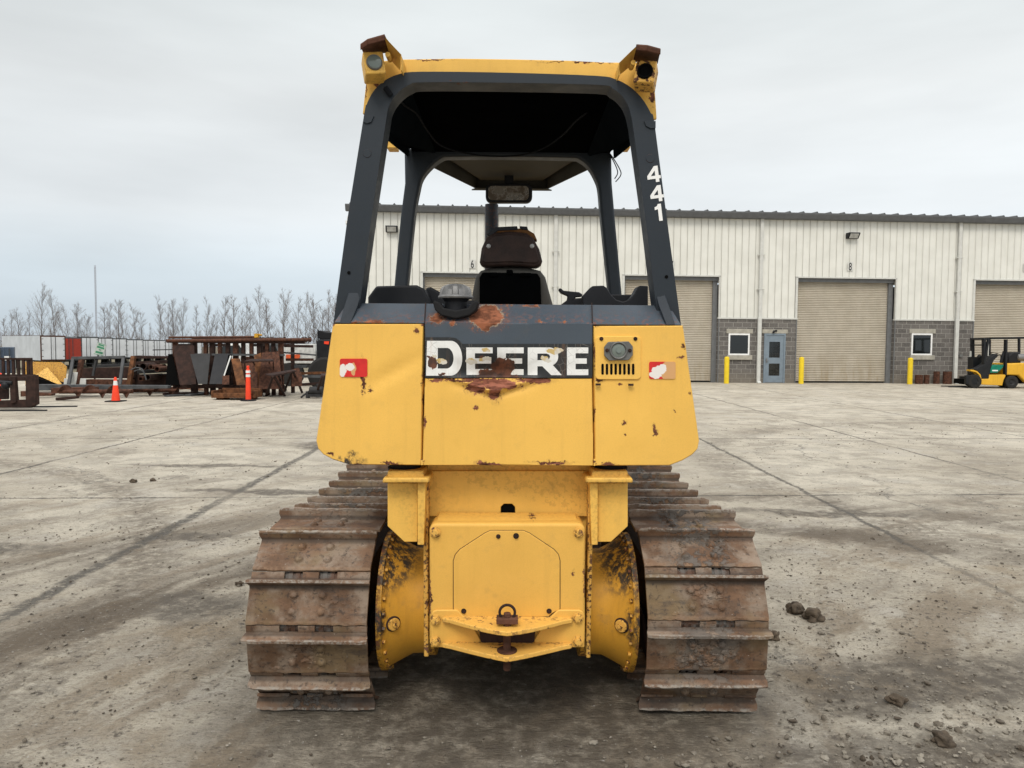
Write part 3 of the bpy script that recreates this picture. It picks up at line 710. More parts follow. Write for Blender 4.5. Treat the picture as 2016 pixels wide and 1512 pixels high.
bm = gridface(pc_, TY, 3.5, .009, dmid); tk = sub('fuel_tank', bm, M['tank_mid'], ang=60); tk['label'] = 'dented yellow rear face of the fuel tank with a rusty crease'
bm = BM(); ppx(bm, [(700,650),(1300,650),(1310,905),(690,905)], TY+.075, .4); sub('gap_backing', bm, M['black'])  # black backing put in so the gaps between the panels look dark
bm = BM(); ppx(bm, [(829,915.5),(832,915.5),(836,905),(828,905)], TY-.004, .01); ppx(bm, [(1169,917),(1172,917),(1173,904),(1168,904)], TY-.004, .01); sub('seam_latch', bm, M['yellow'])
# grey centre band behind the lettering
pg_ = Wl([(836,634),(1167,637),(1166.5,744),(836.5,744)], TY)
def dg(x, z): return dmid(x, z) if z < P(0, 705, TY).z else .0
bm = gridface(pg_, TY, 3.4, .012, lambda x, z: dmid(x, z)); bandp = sub('centre_band', bm, M['deck'], ang=60)
def decal_y(x, z): return TY + dmid(x, z) - .0025
def decal(name, pts, mat, parent, lift=0, step=.012):
    bm = BM(); vs = [bm.verts.new((x, 0, z)) for x, z in pts]; f = bm.faces.new(vs)
    bmesh.ops.triangulate(bm, faces=[f])
    zs = [p[1] for p in pts]; xs_ = [p[0] for p in pts]
    z = min(zs)+step
    while z < max(zs): bmesh.ops.bisect_plane(bm, geom=bm.verts[:]+bm.edges[:]+bm.faces[:], plane_co=(0,0,z), plane_no=(0,0,1)); z += step
    x = min(xs_)+step
    while x < max(xs_): bmesh.ops.bisect_plane(bm, geom=bm.verts[:]+bm.edges[:]+bm.faces[:], plane_co=(x,0,0), plane_no=(1,0,0)); x += step
    for v in bm.verts: v.co.y = decal_y(v.co.x, v.co.z) - lift
    for f in bm.faces:
        f.normal_update()
        if f.normal.y > 0: f.normal_flip()
    return obj(name, bm, mat, parent, recalc=False, ang=60)
wear = [(850,714,11,13),(990,724,24,17),(965,740,24,12),(1003,716,10,8),(871,738,8,3),(1012,741,20,4),(985,740,26,8),(948,700,4,3)]
peel = [(928,713,13,6),(955,707,12,5),(870,712,10,6),(1088,692,14,5),(1072,708,9,5),(1098,688,10,5),(855,700,4,2),(862,706,12,3),(1000,729,9,4),(955,688,9,5)]
def mat_decal(name, base):
    t = NT(name); t.coord()
    n = t.noise(25, 5); c = t.mix(t.ramp(n, .4, .7, 0, .35), base, [k*.6 + .03 for k in base])
    vo = t.n('TexVoronoi', feature='DISTANCE_TO_EDGE'); vo.inputs['Scale'].default_value = 34; t.l(t.coord(), vo.inputs['Vector'])
    c = t.mix(t.math('MULTIPLY', t.ramp(vo.outputs[0], .01, .04, 1, 0), t.ramp(t.noise(7, 3), .45, .6, 0, .45)), c, (.25,.23,.2))
    dp = t.blobs(spots(peel, TY), amp=(.02,.012)); c = t.mix(t.ramp(dp, .9, 1.0, 1, 0), c, t.mix(t.ramp(t.noise(20,3), .45, .55), (.55,.40,.16), (.62,.58,.5)))
    st = t.noise(1, 3, .6, t.mapped((40, 1, 3))); c = t.mix(t.ramp(st, .55, .75, 0, .22), c, (.36,.17,.07))
    dw = t.blobs(spots(wear, TY), amp=(.022,.014)); c = t.mix(t.ramp(dw, .97, 1.02, 1, 0), c, t.mix(t.ramp(t.noise(30,4), .4, .6), (.055,.022,.013), (.13,.045,.022)))
    t.bump(n, .3, .002); return t.fin(c, .45)
M['decal_black'] = mat_decal('decal_black', (.012,.014,.016)); M['decal_white'] = mat_decal('decal_white', (.80,.80,.78))
dec = decal('logo_decal', Wl([(837,664)] + [(888,664),(898,666),(906,672),(910,677)] + [(1165.5,677),(1165.5,743.5),(837,743.5)], TY), M['decal_black'], dz)
def cw(pts): return Wl(pts, TY)
def E_(u0, u1, v0, v1, s):
    m = (v0+v1)/2; return [(u0,v0),(u1,v0),(u1,v0+s),(u0+s*1.5,v0+s),(u0+s*1.5,m-s*.45),(u1-3,m-s*.45),(u1-3,m+s*.45),(u0+s*1.5,m+s*.45),(u0+s*1.5,v1-s),(u1,v1-s),(u1,v1),(u0,v1)]
def ring_letter(outer, inner):   # outline with a counter, joined by a slit on the left
    return outer + [outer[0]] + [inner[0]] + inner[::-1]
# capital D as two pieces of one mesh
def letterD():
    u0, v0, v1 = 845, 671, 739.5
    out = [(u0-4,v0),(888,v0)] + [(888 + 22*math.sin(R(a)), 705.2 - 34.2*math.cos(R(a))) for a in range(10, 171, 10)] + [(888,v1),(u0-6,v1)]
    inn = [(862,685)] + [(880,685)] + [(880 + 13*math.sin(R(a)), 705.2 - 20.2*math.cos(R(a))) for a in range(10, 171, 16)] + [(880,725.5),(862,725.5)]
    return out, inn
def strip_letter(out, inn, name='letter'):
    """letter with one counter: boolean-free, quads between resampled outlines"""
    def resample(p, n):
        p = p + [p[0]]; L = [0]
        for a, b in zip(p, p[1:]): L.append(L[-1] + math.dist(a, b))
        o = []
        for k in range(n):
            t_ = L[-1]*k/n; i = max(j for j in range(len(L)) if L[j] <= t_ + 1e-9); i = min(i, len(p)-2)
            q = (t_ - L[i]) / max(1e-9, L[i+1]-L[i]); o.append((p[i][0]+(p[i+1][0]-p[i][0])*q, p[i][1]+(p[i+1][1]-p[i][1])*q))
        return o
    n = 80; c = (sum(p[0] for p in inn)/len(inn), sum(p[1] for p in inn)/len(inn))
    def cast(poly, a):
        d = (math.cos(a), math.sin(a)); best = None
        for p, q in zip(poly, poly[1:] + poly[:1]):
            ex, ey = q[0]-p[0], q[1]-p[1]; den = d[0]*ey - d[1]*ex
            if abs(den) < 1e-9: continue
            t_ = ((p[0]-c[0])*ey - (p[1]-c[1])*ex)/den; s_ = ((p[0]-c[0])*d[1] - (p[1]-c[1])*d[0])/den
            if t_ > 0 and -1e-6 <= s_ <= 1+1e-6 and (best is None or t_ > best): best = t_
        return (c[0]+d[0]*best, c[1]+d[1]*best)
    ang = sorted(set([2*math.pi*k/n for k in range(n)] + [math.atan2(p[1]-c[1], p[0]-c[0]) % (2*math.pi) for p in out + inn]))
    bm = BM(); A = []; B = []
    for a in ang:
        for lst, poly in ((A, out), (B, inn)):
            x, z = W(*cast(poly, a), TY); lst.append(bm.verts.new((x, decal_y(x, z) - .0015, z)))
    for i in range(len(ang)):
        j = (i+1) % len(ang); f = bm.faces.new((A[i], A[j], B[j], B[i])); f.normal_update()
        if f.normal.y > 0: f.normal_flip()
    return obj(name, bm, M['decal_white'], dec, recalc=False, ang=60)
strip_letter(*letterD())
def rects(name, rl, lift):
    bm = BM()
    for (u0, v0, u1, v1) in rl:
        nu = max(1, int((u1-u0)/5)); nv = max(1, int((v1-v0)/4)); g_ = []
        for j in range(nv+1):
            row = []
            for i in range(nu+1):
                x, z = W(u0+(u1-u0)*i/nu, v0+(v1-v0)*j/nv, TY); row.append(bm.verts.new((x, decal_y(x, z) - lift, z)))
            g_.append(row)
        for j in range(nv):
            for i in range(nu): bm.faces.new((g_[j][i], g_[j+1][i], g_[j+1][i+1], g_[j][i+1]))
    bmesh.ops.remove_doubles(bm, verts=bm.verts[:], dist=.0004)
    return obj(name, bm, M['decal_white'], dec, recalc=False, ang=60)
for u0, u1 in ((918,970), (979,1031), (1116,1158)):
    rects('letter', [(u0,684,u0+17,738.5),(u0+17,684,u1,695.5),(u0+17,705.5,u1-3,716),(u0+17,727,u1,738.5)], .0015)
# R : bowl with counter and a leg
Ro = [(1039,684),(1082,684)] + [(1082 + 17*math.sin(R(a)), 702 - 18*math.cos(R(a))) for a in range(15, 166, 15)] + [(1088,719.5),(1071,721),(1058,721),(1039,721)]
Ri = [(1058,696),(1076,696),(1081,698),(1083,702),(1081,707),(1076,709),(1058,709)]
strip_letter([p for p in Ro if p[1] < 722] , Ri)
decal('letter', cw([(1039,719.5),(1058,719.5),(1058,738.5),(1039,738.5)]), M['decal_white'], dec, .0017)
decal('letter', cw([(1066,719.5),(1089,719.5),(1106,738.5),(1085,738.5)]), M['decal_white'], dec, .0017)
# --- reflectors
def mat_refl(name, wl, tl):
    t = NT(name); t.coord(); c = t.mix(t.ramp(t.noise(20, 3), .3, .7), (.55,.012,.012), (.68,.02,.016))
    if tl: c = t.mix(t.ramp(t.blobs(spots(tl, TY), amp=(.008,.006)), .9, 1, 1, 0), c, (.62,.34,.14))
    c = t.mix(t.ramp(t.blobs(spots(wl, TY), amp=(.010,.008)), .9, 1, 1, 0), c, (.78,.74,.70)); return t.fin(c, .4)
bm = BM(); ppx(bm, rr_(669, 706, 723, 742, 4), TY-.003, .006); r_ = sub('reflector', bm, mat_refl('reflector_left', [(676,730,8,12),(690,722,9,7)], [(697,726,5,13)])); r_['label'] = 'red reflector with a torn scraped corner'
bm = BM(); ppx(bm, rr_(1278, 712, 1330, 746, 4), TY-.003, .006); r_ = sub('reflector', bm, mat_refl('reflector_right', [(1297,728,16,9),(1290,738,13,8),(1306,722,7,7)], [(1318,730,20,22)])); r_['label'] = 'mostly peeled reflector, red only at its corner'
# --- lamp plate on the right box
bm = BM(); ppx(bm, rr_(1172, 662, 1262, 747, 8), TY-.007, .012); vp = sub('vent_cover', bm, M['yellow'], bevel=.002)
bm = BM()
for k in range(8):
    u = 1184 + k*8.6; bm = BM(); ppx(bm, rr_(u, 716, u+4.8, 737.5, 2.3, 4), TY-.0085, .004); sub('louvre', bm, M['black'], vp)
bm = BM()
for u in (1184, 1251): hexbolt(bm, P(u, 667, TY-.007), .006, (0,-1,0))
for u in (1187, 1253): box(bm, P(u-5,0,TY).x, P(u+5,0,TY).x, TY-.018, TY-.008, P(0,750,TY).z, P(0,746,TY).z)
sub('cover_screws', bm, M['rustdark'], vp)
bm = BM(); ppx(bm, [(1190,683),(1198,673),(1238,672),(1246,682),(1246,699),(1238,709),(1199,710),(1190,700)], TY-.022, .016)
c = P(1217.5, 690, TY-.022); lathe(bm, [(-.004,.026),(-.010,.030),(-.010,.034),(0,.036)], (c.x, c.y, c.z), 'Y', 32)
wl = sub('work_lamp', bm, M['steel'], vp, bevel=.003) if False else obj('work_lamp', bm, M['steel'], dz, bevel=.003)
bm = BM(); lathe(bm, [(-.003,.0),(-.0045,.010),(-.004,.020),(-.002,.028)], (c.x, c.y-.001, c.z), 'Y', 32); cyl(bm, (c.x,c.y-.004,c.z), (c.x,c.y-.012,c.z), .010, 20); obj('lens', bm, M['lens'], wl)
bm = BM()
for s in (-1,1): hexbolt(bm, (c.x+s*.045, c.y-.001, c.z), .0055, (0,-1,0))
obj('lamp_screws', bm, M['rustdark'], wl)
# --- grey deck above the tank (sloped hood with end gussets)
bm = BM()
def at_(u, v, Y): return P(u, v, Y)
zt = P(1000, 599, 3.10).z; zb = P(1000, 637, 2.965).z
xa, xb = P(700,600,3.1).x, P(1300,600,3.1).x; xc_, xd = P(658,637,2.965).x, P(1341,637,2.965).x
slab(bm, [(xc_,2.962,zb),(xd,2.962,zb),(xd-.02,3.10,zt),(xc_+.02,3.10,zt)], (0,.02,-.012))
box(bm, xa, xb, 3.10, 3.5, zt-.012, zt)
box(bm, xc_+.01, xd-.01, 2.985, 3.5, zb-.03, zb-.012)
dk = sub('deck', bm, M['deck'], bevel=.003)
bm = BM()
for u in (836, 1166):
    a = P(u, 636, 2.965); b = P(u + (2 if u < 1000 else -1), 599, 3.10); bar(bm, a + Vector((0,-.0025,.002)), b + Vector((0,-.0025,.0045)), .004, .003)
sub('deck_seam', bm, M['rustdark'], dk)
# --- roll-over canopy: rear arch
RY = 3.06
outer = [(656,638),(684,430),(716,230),(722,205),(735,180),(755,160),(785,146),(830,141),(1000,143),(1172,149),(1212,156),(1242,172),(1265,195),(1281,222),(1289,245),(1313,430),(1341,641)]
inner = [(1297,641),(1288,573),(1271,430),(1249,270),(1241,222),(1229,194),(1207,175),(1178,167),(1000,163),(835,162),(806,167),(783,183),(766,208),(758,250),(731,430),(713,566),(703,638)]
def smooth2(pts, lo, hi, n=4):
    o = []
    for i, p in enumerate(pts):
        if lo <= i < hi:
            p0, p1, p2, p3 = [Vector(pts[j]) for j in (i-1, i, i+1, i+2)]
            for k in range(n):
                t_ = k/n; q = .5*((2*p1) + (p2-p0)*t_ + (2*p0-5*p1+4*p2-p3)*t_*t_ + (3*p1-p0-3*p2+p3)*t_**3); o.append((q.x, q.y))
        else: o.append(p)
    return o
bm = BM(); ppx(bm, smooth2(outer, 2, 14) + smooth2(inner, 3, 14), RY, .11)
ra = sub('rear_roof_arch', bm, M['grey'], bevel=.016, seg=3, ang=30)
bm = BM()
slab(bm, [P(716,560,RY+.03), P(704,600,RY-.02), P(690,637,2.955), P(668,637,2.955), P(690,560,RY+.03)], (0,.02,0))
sub('post_gusset', bm, M['grey'], ra, bevel=.004); bm = BM()
slab(bm, [P(1287,565,RY+.03), P(1297,600,RY-.02), P(1311,640,2.955), P(1330,640,2.955), P(1305,565,RY+.03)], (0,.02,0))
sub('post_gusset', bm, M['grey'], ra, bevel=.004)
bm = BM()
for u, v in ((687,537),(1312,545)):
    c = P(u, v, RY); cyl(bm, c, c + Vector((0,-.003,0)), .007, 16)
sub('post_hole', bm, M['black'], ra)
bm = BM()
for u, v in ((723,302),(1280,312)):
    c = P(u, v, RY); cyl(bm, c, c + Vector((0,-.002,0)), .017, 20)
for pts in ([(716,228),(736,228),(731,240),(723,243),(715,240)], [(1268,238),(1291,238),(1291,252),(1282,253),(1272,248)]):
    ppx(bm, pts, RY-.006, .01)
sub('post_patch', bm, M['grey'], ra, bevel=.001)
# number on the right post
def text_bm(s, h, bold=0.0, wscale=1.0):
    cu = bpy.data.curves.new('t', 'FONT'); cu.body = s; cu.size = 1; cu.offset = bold; cu.extrude = 0; cu.resolution_u = 6
    o = bpy.data.objects.new('t', cu); COL.objects.link(o); dg_ = bpy.context.evaluated_depsgraph_get()
    me = bpy.data.meshes.new_from_object(o.evaluated_get(dg_)); bm = BM(); bm.from_mesh(me)
    bpy.data.objects.remove(o); bpy.data.meshes.remove(me)
    xs_ = [v.co.x for v in bm.verts]; ys_ = [v.co.y for v in bm.verts]; x0, x1, y0, y1 = min(xs_), max(xs_), min(ys_), max(ys_)
    k = h / (y1 - y0)
    for v in bm.verts: v.co = Vector(((v.co.x - (x0+x1)/2)*k*wscale, 0, (v.co.y - (y0+y1)/2)*k))
    return bm
M['white'] = simple('white_vinyl', (.80,.80,.79), .5, var=.05)
def numeral(pts, u, v, w, h, tilt, Y):
    """digit outline on a 0..1 box, tilted with the post"""
    bm = BM(); c = P(u, v, Y); k = Y / F; o = []
    for a, b in pts:
        x = (a-.5)*w*k; z = (.5-b)*h*k; o.append((c.x + x*math.cos(tilt) + z*math.sin(tilt)*1, c.z - x*math.sin(tilt)*1 + z*math.cos(tilt)))
    return o
four = [(.58,0),(.86,0),(.86,.60),(1,.60),(1,.79),(.86,.79),(.86,1),(.60,1),(.60,.79),(0,.79),(0,.58)]
tilt = R(-8)
for u, v in ((1287,343),(1293,381)):
    out = numeral(four, u, v, 26, 31, tilt, RY-.0022); inn = numeral([(.60,.28),(.60,.60),(.26,.60)], u, v, 26, 31, tilt, RY-.0022)
    bm = BM()
    O = four; I = [(.60,.28),(.60,.60),(.26,.60)]
    # figure four from three strips so that the counter stays open
    for strip in ([(.58,0),(.86,0),(.86,.30),(.60,.28),(.26,.60),(.0,.58)], [(.60,.28),(.86,.30),(.86,1),(.60,1)], [(0,.58),(.26,.60),(.60,.60),(.60,.79),(0,.79)], [(.86,.60),(1,.60),(1,.79),(.86,.79)]):
        q = numeral(strip, u, v, 26, 31, tilt, RY-.0022)
        f = bm.faces.new([bm.verts.new((x, RY-.0022, z)) for x, z in q])
    sub('number_digit', bm, M['white'], ra, smooth=False)
bm = BM(); q = numeral([(.42,0),(.66,0),(.66,1),(.38,1),(.38,.30),(.14,.34),(.14,.17),(.33,.12)], 1299, 418, 25, 33, tilt, RY-.0022)
f = bm.faces.new([bm.verts.new((x, RY-.0022, z)) for x, z in q]); sub('number_digit', bm, M['white'], ra, smooth=False)
# canopy roof: rear yellow fascia, roof slab, side skirts
bm = BM()
fas = [(714,222),(722,150),(726,128),(760,118),(788,116.5),(900,115),(1010,116.5),(1120,119),(1222,124),(1262,130),(1286,142),(1290,170),(1293,232),(1282,236)] + outer[::-1][3:14]
fo = [(714,224),(722,150),(727,128),(770,117),(900,115),(1010,116.5),(1120,119),(1222,124),(1262,130),(1284,142),(1289,170),(1293,234),(1280,236)] + [(1268,205),(1240,178),(1205,162),(1172,157),(1000,152),(830,150),(790,156),(762,170),(745,188),(733,222)]
ppx(bm, fo, 3.10, .02)
fs = sub('roof_fascia', bm, paint('fascia_paint', [k*.95 for k in YEL], spots([(741,166,5,4),(1284,190,5,12),(719,175,1.5,18),(1150,122,70,1.5),(850,117,30,1.3)], 3.10), chips=.735, dirt=.3), bevel=.003)
zr = P(1000, 117, 3.11).z
zin = P(1000, 307, 4.40).z
hwr = .585
bm = BM()
slab(bm, [(CX-hwr,3.121,zr-.004),(CX+hwr,3.121,zr-.004),(CX+hwr*.98,4.5,zr+.02),(CX-hwr*.98,4.5,zr+.02)], (0,0,-.02))
sub('roof_panel', bm, M['yellow'], bevel=.004)
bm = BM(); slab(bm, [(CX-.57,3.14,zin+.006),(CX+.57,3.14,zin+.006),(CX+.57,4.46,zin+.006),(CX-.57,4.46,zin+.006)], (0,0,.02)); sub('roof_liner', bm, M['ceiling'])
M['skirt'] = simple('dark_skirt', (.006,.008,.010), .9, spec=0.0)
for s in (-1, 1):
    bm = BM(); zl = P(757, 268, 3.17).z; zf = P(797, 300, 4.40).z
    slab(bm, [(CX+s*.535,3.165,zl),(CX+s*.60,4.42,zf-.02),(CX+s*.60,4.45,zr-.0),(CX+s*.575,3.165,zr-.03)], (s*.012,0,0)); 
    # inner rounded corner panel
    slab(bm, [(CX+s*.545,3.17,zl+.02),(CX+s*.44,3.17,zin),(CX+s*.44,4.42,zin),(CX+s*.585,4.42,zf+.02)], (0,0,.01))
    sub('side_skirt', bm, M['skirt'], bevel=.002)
# front arch
FY = 4.34
o2 = [(775,600),(776,560),(788,430),(797,360),(796,303),(800,292),(1000,288),(1200,292),(1204,307),(1205,360),(1211,430),(1224,573),(1226,604)]
i2 = [(1201,604),(1199,573),(1184,430),(1179,373),(1173,352),(1160,329),(1142,314),(1120,310),(1000,308),(890,308),(868,312),(848,328),(832,348),(825,371),(815,430),(802,560),(800,600)]
bm = BM(); ppx(bm, o2 + smooth2(i2, 2, 14), FY, .10); sub('front_roof_arch', bm, M['grey'], bevel=.014, seg=3, ang=30)
bm = BM()
for u in (788, 1212):
    a = P(u, 590, FY+.05); box(bm, a.x-.06, a.x+.05, FY, FY+.11, .9, a.z+.01)
box(bm, CX-.60, CX-.30, 3.62, 5.2, 1.03, 1.09); box(bm, CX+.30, CX+.60, 3.62, 5.2, 1.03, 1.09)
sub('cab_base', bm, M['grey'])
# visor in front of the canopy
bm = BM(); zv = zin + .0
pv = [(CX-.43,4.45),(CX+.43,4.45),(CX+.21,5.20),(CX-.21,5.20)]
prismz(bm, pv, zv+.03, zv+.04)
vis = sub('visor', bm, M['visor'], bevel=.002)
bm = BM()
pv2 = [(CX-.54,4.45),(CX-.24,5.22),(CX+.24,5.22),(CX+.54,4.45)]
for a, b in zip(pv2, pv2[1:]):
    d = (Vector(b + (0,)) - Vector(a + (0,))).normalized(); nn = Vector((-d.y, d.x, 0))
    slab(bm, [(a[0],a[1],zv-.02),(b[0],b[1],zv-.02),(b[0],b[1],zv+.07),(a[0],a[1],zv+.07)], nn*.01)
prismz(bm, [(CX-.24,5.18),(CX+.24,5.18),(CX+.28,5.24),(CX-.28,5.24)], zv-.028, zv-.02)
prismz(bm, pv2, zv+.07, zv+.078)
sub('visor_skirt', bm, M['visor'], vis)
# small front lamps seen past the skirts
for u in (773, 1229):
    bm = BM(); a = P(u, 288, 4.5); box(bm, a.x-.03, a.x+.03, 4.46, 4.56, a.z-.02, a.z+.06); lathe(bm, [(0,.02),(.01,.028),(.012,0)], (a.x,4.56,a.z+.02), 'Y', 16); sub('front_lamp', bm, M['yellow_dirty'], bevel=.004)
# mirror
bm = BM(); my = 5.02; ppx(bm, rr_(956, 361, 1048, 399, 12), my, .05); a = P(1002, 361, my+.02); box(bm, a.x-.03, a.x+.03, my+.015, my+.03, a.z-.02, zv+.035)
mi = sub('mirror', bm, M['plastic'], bevel=.006)
bm = BM(); ppx(bm, rr_(961, 366, 1041, 394, 8), my-.003, .006); sub('mirror_glass', bm, M['mirror'], mi)
# exhaust stack
bm = BM(); a = P(955, 400, 5.35); b = P(981, 400, 5.35); cyl(bm, ((a.x+b.x)/2,5.35,1.4), ((a.x+b.x)/2,5.35,2.60), (b.x-a.x)/2, 24); cyl(bm, ((a.x+b.x)/2,5.35,1.35), ((a.x+b.x)/2,5.35,1.62), .08, 24)
sub('exhaust_stack', bm, M['grey'])
# rear work lamps on the roof corners
def roof_lamp(u0, side, dead):
    # side -1 = left corner
    c = P(u0, 130 if side < 0 else 147, 3.0); yaw = side * .30; roll = R(-8 if side < 0 else 8) * 1
    rot = Matrix.Translation(c) @ Matrix.Rotation(yaw * -.9, 4, 'Z') @ Matrix.Rotation(R(8) * -side * -1, 4, 'Y') @ Matrix.Rotation(R(-6), 4, 'X')
    def tr(bm): bmesh.ops.transform(bm, matrix=rot, verts=bm.verts[:]); return bm
    bm = BM(); box(bm, -.040, .040, -.03, .065, -.045, .045)
    l = sub('roof_lamp', tr(bm), M['yellow_dirty'] if not dead else M['hitch'], bevel=.006); l['label'] = 'left roof lamp with clear lens under a bent hood' if not dead else 'right roof lamp, an empty rusty housing without its lens'
    bm = BM(); lathe(bm, [(-.034,.0 if not dead else .026),(-.036,.022),(-.038,.029),(-.030,.032)], (0,0,0), 'Y', 28)
    if dead: cyl(bm, (0,-.0305,0), (0,-.0315,0), .030, 24)
    obj('lamp_rim', tr(bm), M['black'] if dead else M['steel'], l)
    if not dead:
        bm = BM(); lathe(bm, [(-.044,0),(-.042,.015),(-.038,.026)], (0,0,0), 'Y', 28); obj('lens', tr(bm), M['lens'], l)
    # bent sheet hood: rusty roof flap and yellow side flap, 1 cm apart lips
    if side < 0:
        hood = [P(709,90,2.90), P(723,80,2.89), P(757,70.5,2.90), P(771,104,3.07), P(716,108,3.07)]
        sidep = [P(757,70.5,2.905), P(766,82,2.94), P(790,108,2.99), P(788,138,3.00), P(772,120,3.05), P(768,104,3.07)]
        bolt_ = P(764,109,2.98)
    else:
        hood = [P(1301,99,2.90), P(1275,92,2.89), P(1253,90.5,2.90), P(1247,122,3.07), P(1295,126,3.07)]
        sidep = [P(1253,90.5,2.905), P(1243,100,2.94), P(1219,124,2.99), P(1217,149,3.00), P(1238,132,3.05), P(1245,120,3.07)]
        bolt_ = P(1246,125,2.98)
    bm = BM(); slab(bm, hood, (0,.004,.009)); 
    for i in range(2): slab(bm, [hood[i], hood[i+1], hood[i+1]+Vector((0,.004,-.014)), hood[i]+Vector((0,.004,-.014))], (0,.006,0))
    obj('lamp_hood', bm, M['rustplain'], l, bevel=.002)
    bm = BM(); slab(bm, sidep, (side*.004,.006,.002)); cyl(bm, bolt_ + Vector((0,-.012,0)), bolt_ + Vector((0,.05,0)), .010, 12)
    box(bm, min(sidep[2].x, sidep[2].x), sidep[2].x+side*.004, 3.0, 3.12, sidep[3].z, sidep[2].z)
    obj('lamp_bracket', bm, M['yellow_dirty'], l, bevel=.001)
roof_lamp(736, -1, False); roof_lamp(1271, 1, True)
# wiring
bm = BM()
def path(pts, n=6):
    v = [Vector(p) for p in pts]; o = []
    for i in range(len(v)-1):
        p0, p1, p2, p3 = v[max(0,i-1)], v[i], v[i+1], v[min(len(v)-1,i+2)]
        for k in range(n):
            t_ = k/n; o.append(.5*((2*p1) + (p2-p0)*t_ + (2*p0-5*p1+4*p2-p3)*t_*t_ + (3*p1-p0-3*p2+p3)*t_**3))
    return o + [v[-1]]
tube(bm, path([P(758,172,3.04), P(775,188,3.10), P(800,210,3.35), P(820,224,3.5), P(842,258,3.7), P(866,285,3.85), P(905,299,4.0), P(960,307,4.1), P(1020,306,4.1), P(1065,294,3.95), P(1105,268,3.8), P(1132,240,3.6), P(1155,222,3.45)]), .0045, 8)
tube(bm, path([P(1190,290,4.3), P(1205,308,4.32), P(1220,333,4.34), P(1222,345,4.34), P(1212,358,4.34)]), .003, 6)
tube(bm, path([P(1190,290,4.3), P(1205,312,4.33), P(1216,338,4.35), P(1210,352,4.35)]), .003, 6)
tube(bm, path([P(758,172,3.04), P(764,180,3.045), P(770,188,3.05)]), .012, 8)
sub('wiring', bm, M['wire'])
# --- seat
bm = BM(); SY = 3.74
ppx(bm, [(944,516),(948,488),(958,466),(972,458),(1004,455),(1036,458),(1050,468),(1062,490),(1068,514),(1066,522),(1056,526),(1004,523),(956,525),(946,522)], SY, .10)
hr = sub('headrest', bm, M['vinyl'], bevel=.022, seg=4, ang=60)
bm = BM(); ppx(bm, [(948,514),(952,490),(962,470),(974,463),(1004,460),(1035,463),(1046,471),(1057,492),(1062,513),(1056,519),(1004,516),(955,518)], SY-.006, .03); sub('back_panel', bm, M['vinyl'], hr, bevel=.006, ang=60)
bm = BM()
for u in (962, 1047.5): c = P(u, 484.5, SY-.007); bm = BM(); ball(bm, c, .0115, 2, (1,.7,1)); sub('button', bm, M['trim0'], hr)
bm = BM(); ppx(bm, [(962,462),(975,452),(985,449),(1036,450),(1052,460),(1058,474),(1048,470),(1036,460),(1004,456),(972,460)], SY+.02, .07); sub('torn_foam', bm, M['foam'], hr, bevel=.005)
bm = BM(); ppx(bm, [(958,462),(976,447),(1018,445),(1020,452),(980,454),(966,466)], SY+.01, .06); ppx(bm, [(1023,445),(1038,446),(1040,453),(1026,451)], SY+.01, .06); sub('torn_cover', bm, M['plastic'], hr, bevel=.002)
bm = BM()
ppx(bm, [(924,610),(930,575),(936,545),(946,532),(970,526),(1004,525),(1040,526),(1064,532),(1074,545),(1082,575),(1092,610)], SY+.03, .12)
st = sub('seat_back', bm, M['greyvinyl'], bevel=.03, seg=4, ang=60)
bm = BM(); ppx(bm, [(944,610),(944,546),(950,536),(1058,538),(1064,548),(1066,610)], SY, .06); ppx(bm, [(962,536),(980,536),(980,545),(962,545)], SY-.01, .02); ppx(bm, [(1024,537),(1046,537),(1046,545),(1024,545)], SY-.01, .02); ppx(bm, [(997,531),(1010,531),(1010,541),(997,541)], SY-.01, .02)
sub('seat_shell', bm, M['ceiling'], st, bevel=.006)
bm = BM(); box(bm, CX-.24, CX+.24, 3.8, 4.3, 1.42, 1.55); box(bm, CX-.2, CX+.2, 3.85, 4.2, 1.05, 1.42); sub('seat_cushion', bm, M['vinyl'], st, bevel=.03)
# side consoles
bm = BM(); ppx(bm, [(724,605),(724,585),(740,563),(820,561),(834,568),(846,592),(846,605)], 3.38, .30)
sub('left_console', bm, M['plastic'], bevel=.010, seg=3)
bm = BM(); ppx(bm, [(1148,606),(1148,582),(1166,563),(1188,562),(1194,566),(1203,580),(1213,590),(1226,594),(1238,590),(1248,580),(1256,565),(1260,562),(1276,563),(1276,606)], 3.38, .10)
ppx(bm, [(1150,606),(1150,584),(1200,580),(1274,580),(1274,606)], 3.49, .25)
sub('right_console', bm, M['plastic'], bevel=.004)
bm = BM(); ppx(bm, [(836,606),(838,566),(848,565),(872,578),(890,588),(935,592),(935,606)], 3.55, .12); sub('armrest', bm, M['plastic'], bevel=.01)
bm = BM(); ppx(bm, [(1104,600),(1120,588),(1150,586),(1150,604),(1104,604)], 3.6, .10)
ppx(bm, [(1116,592),(1118,583),(1104,577),(1100,571),(1101,567),(1106,568),(1109,572),(1140,575),(1147,579),(1146,584),(1133,585),(1131,592)], 3.6, .04)
sub('control_lever', bm, M['plastic'], bevel=.005)
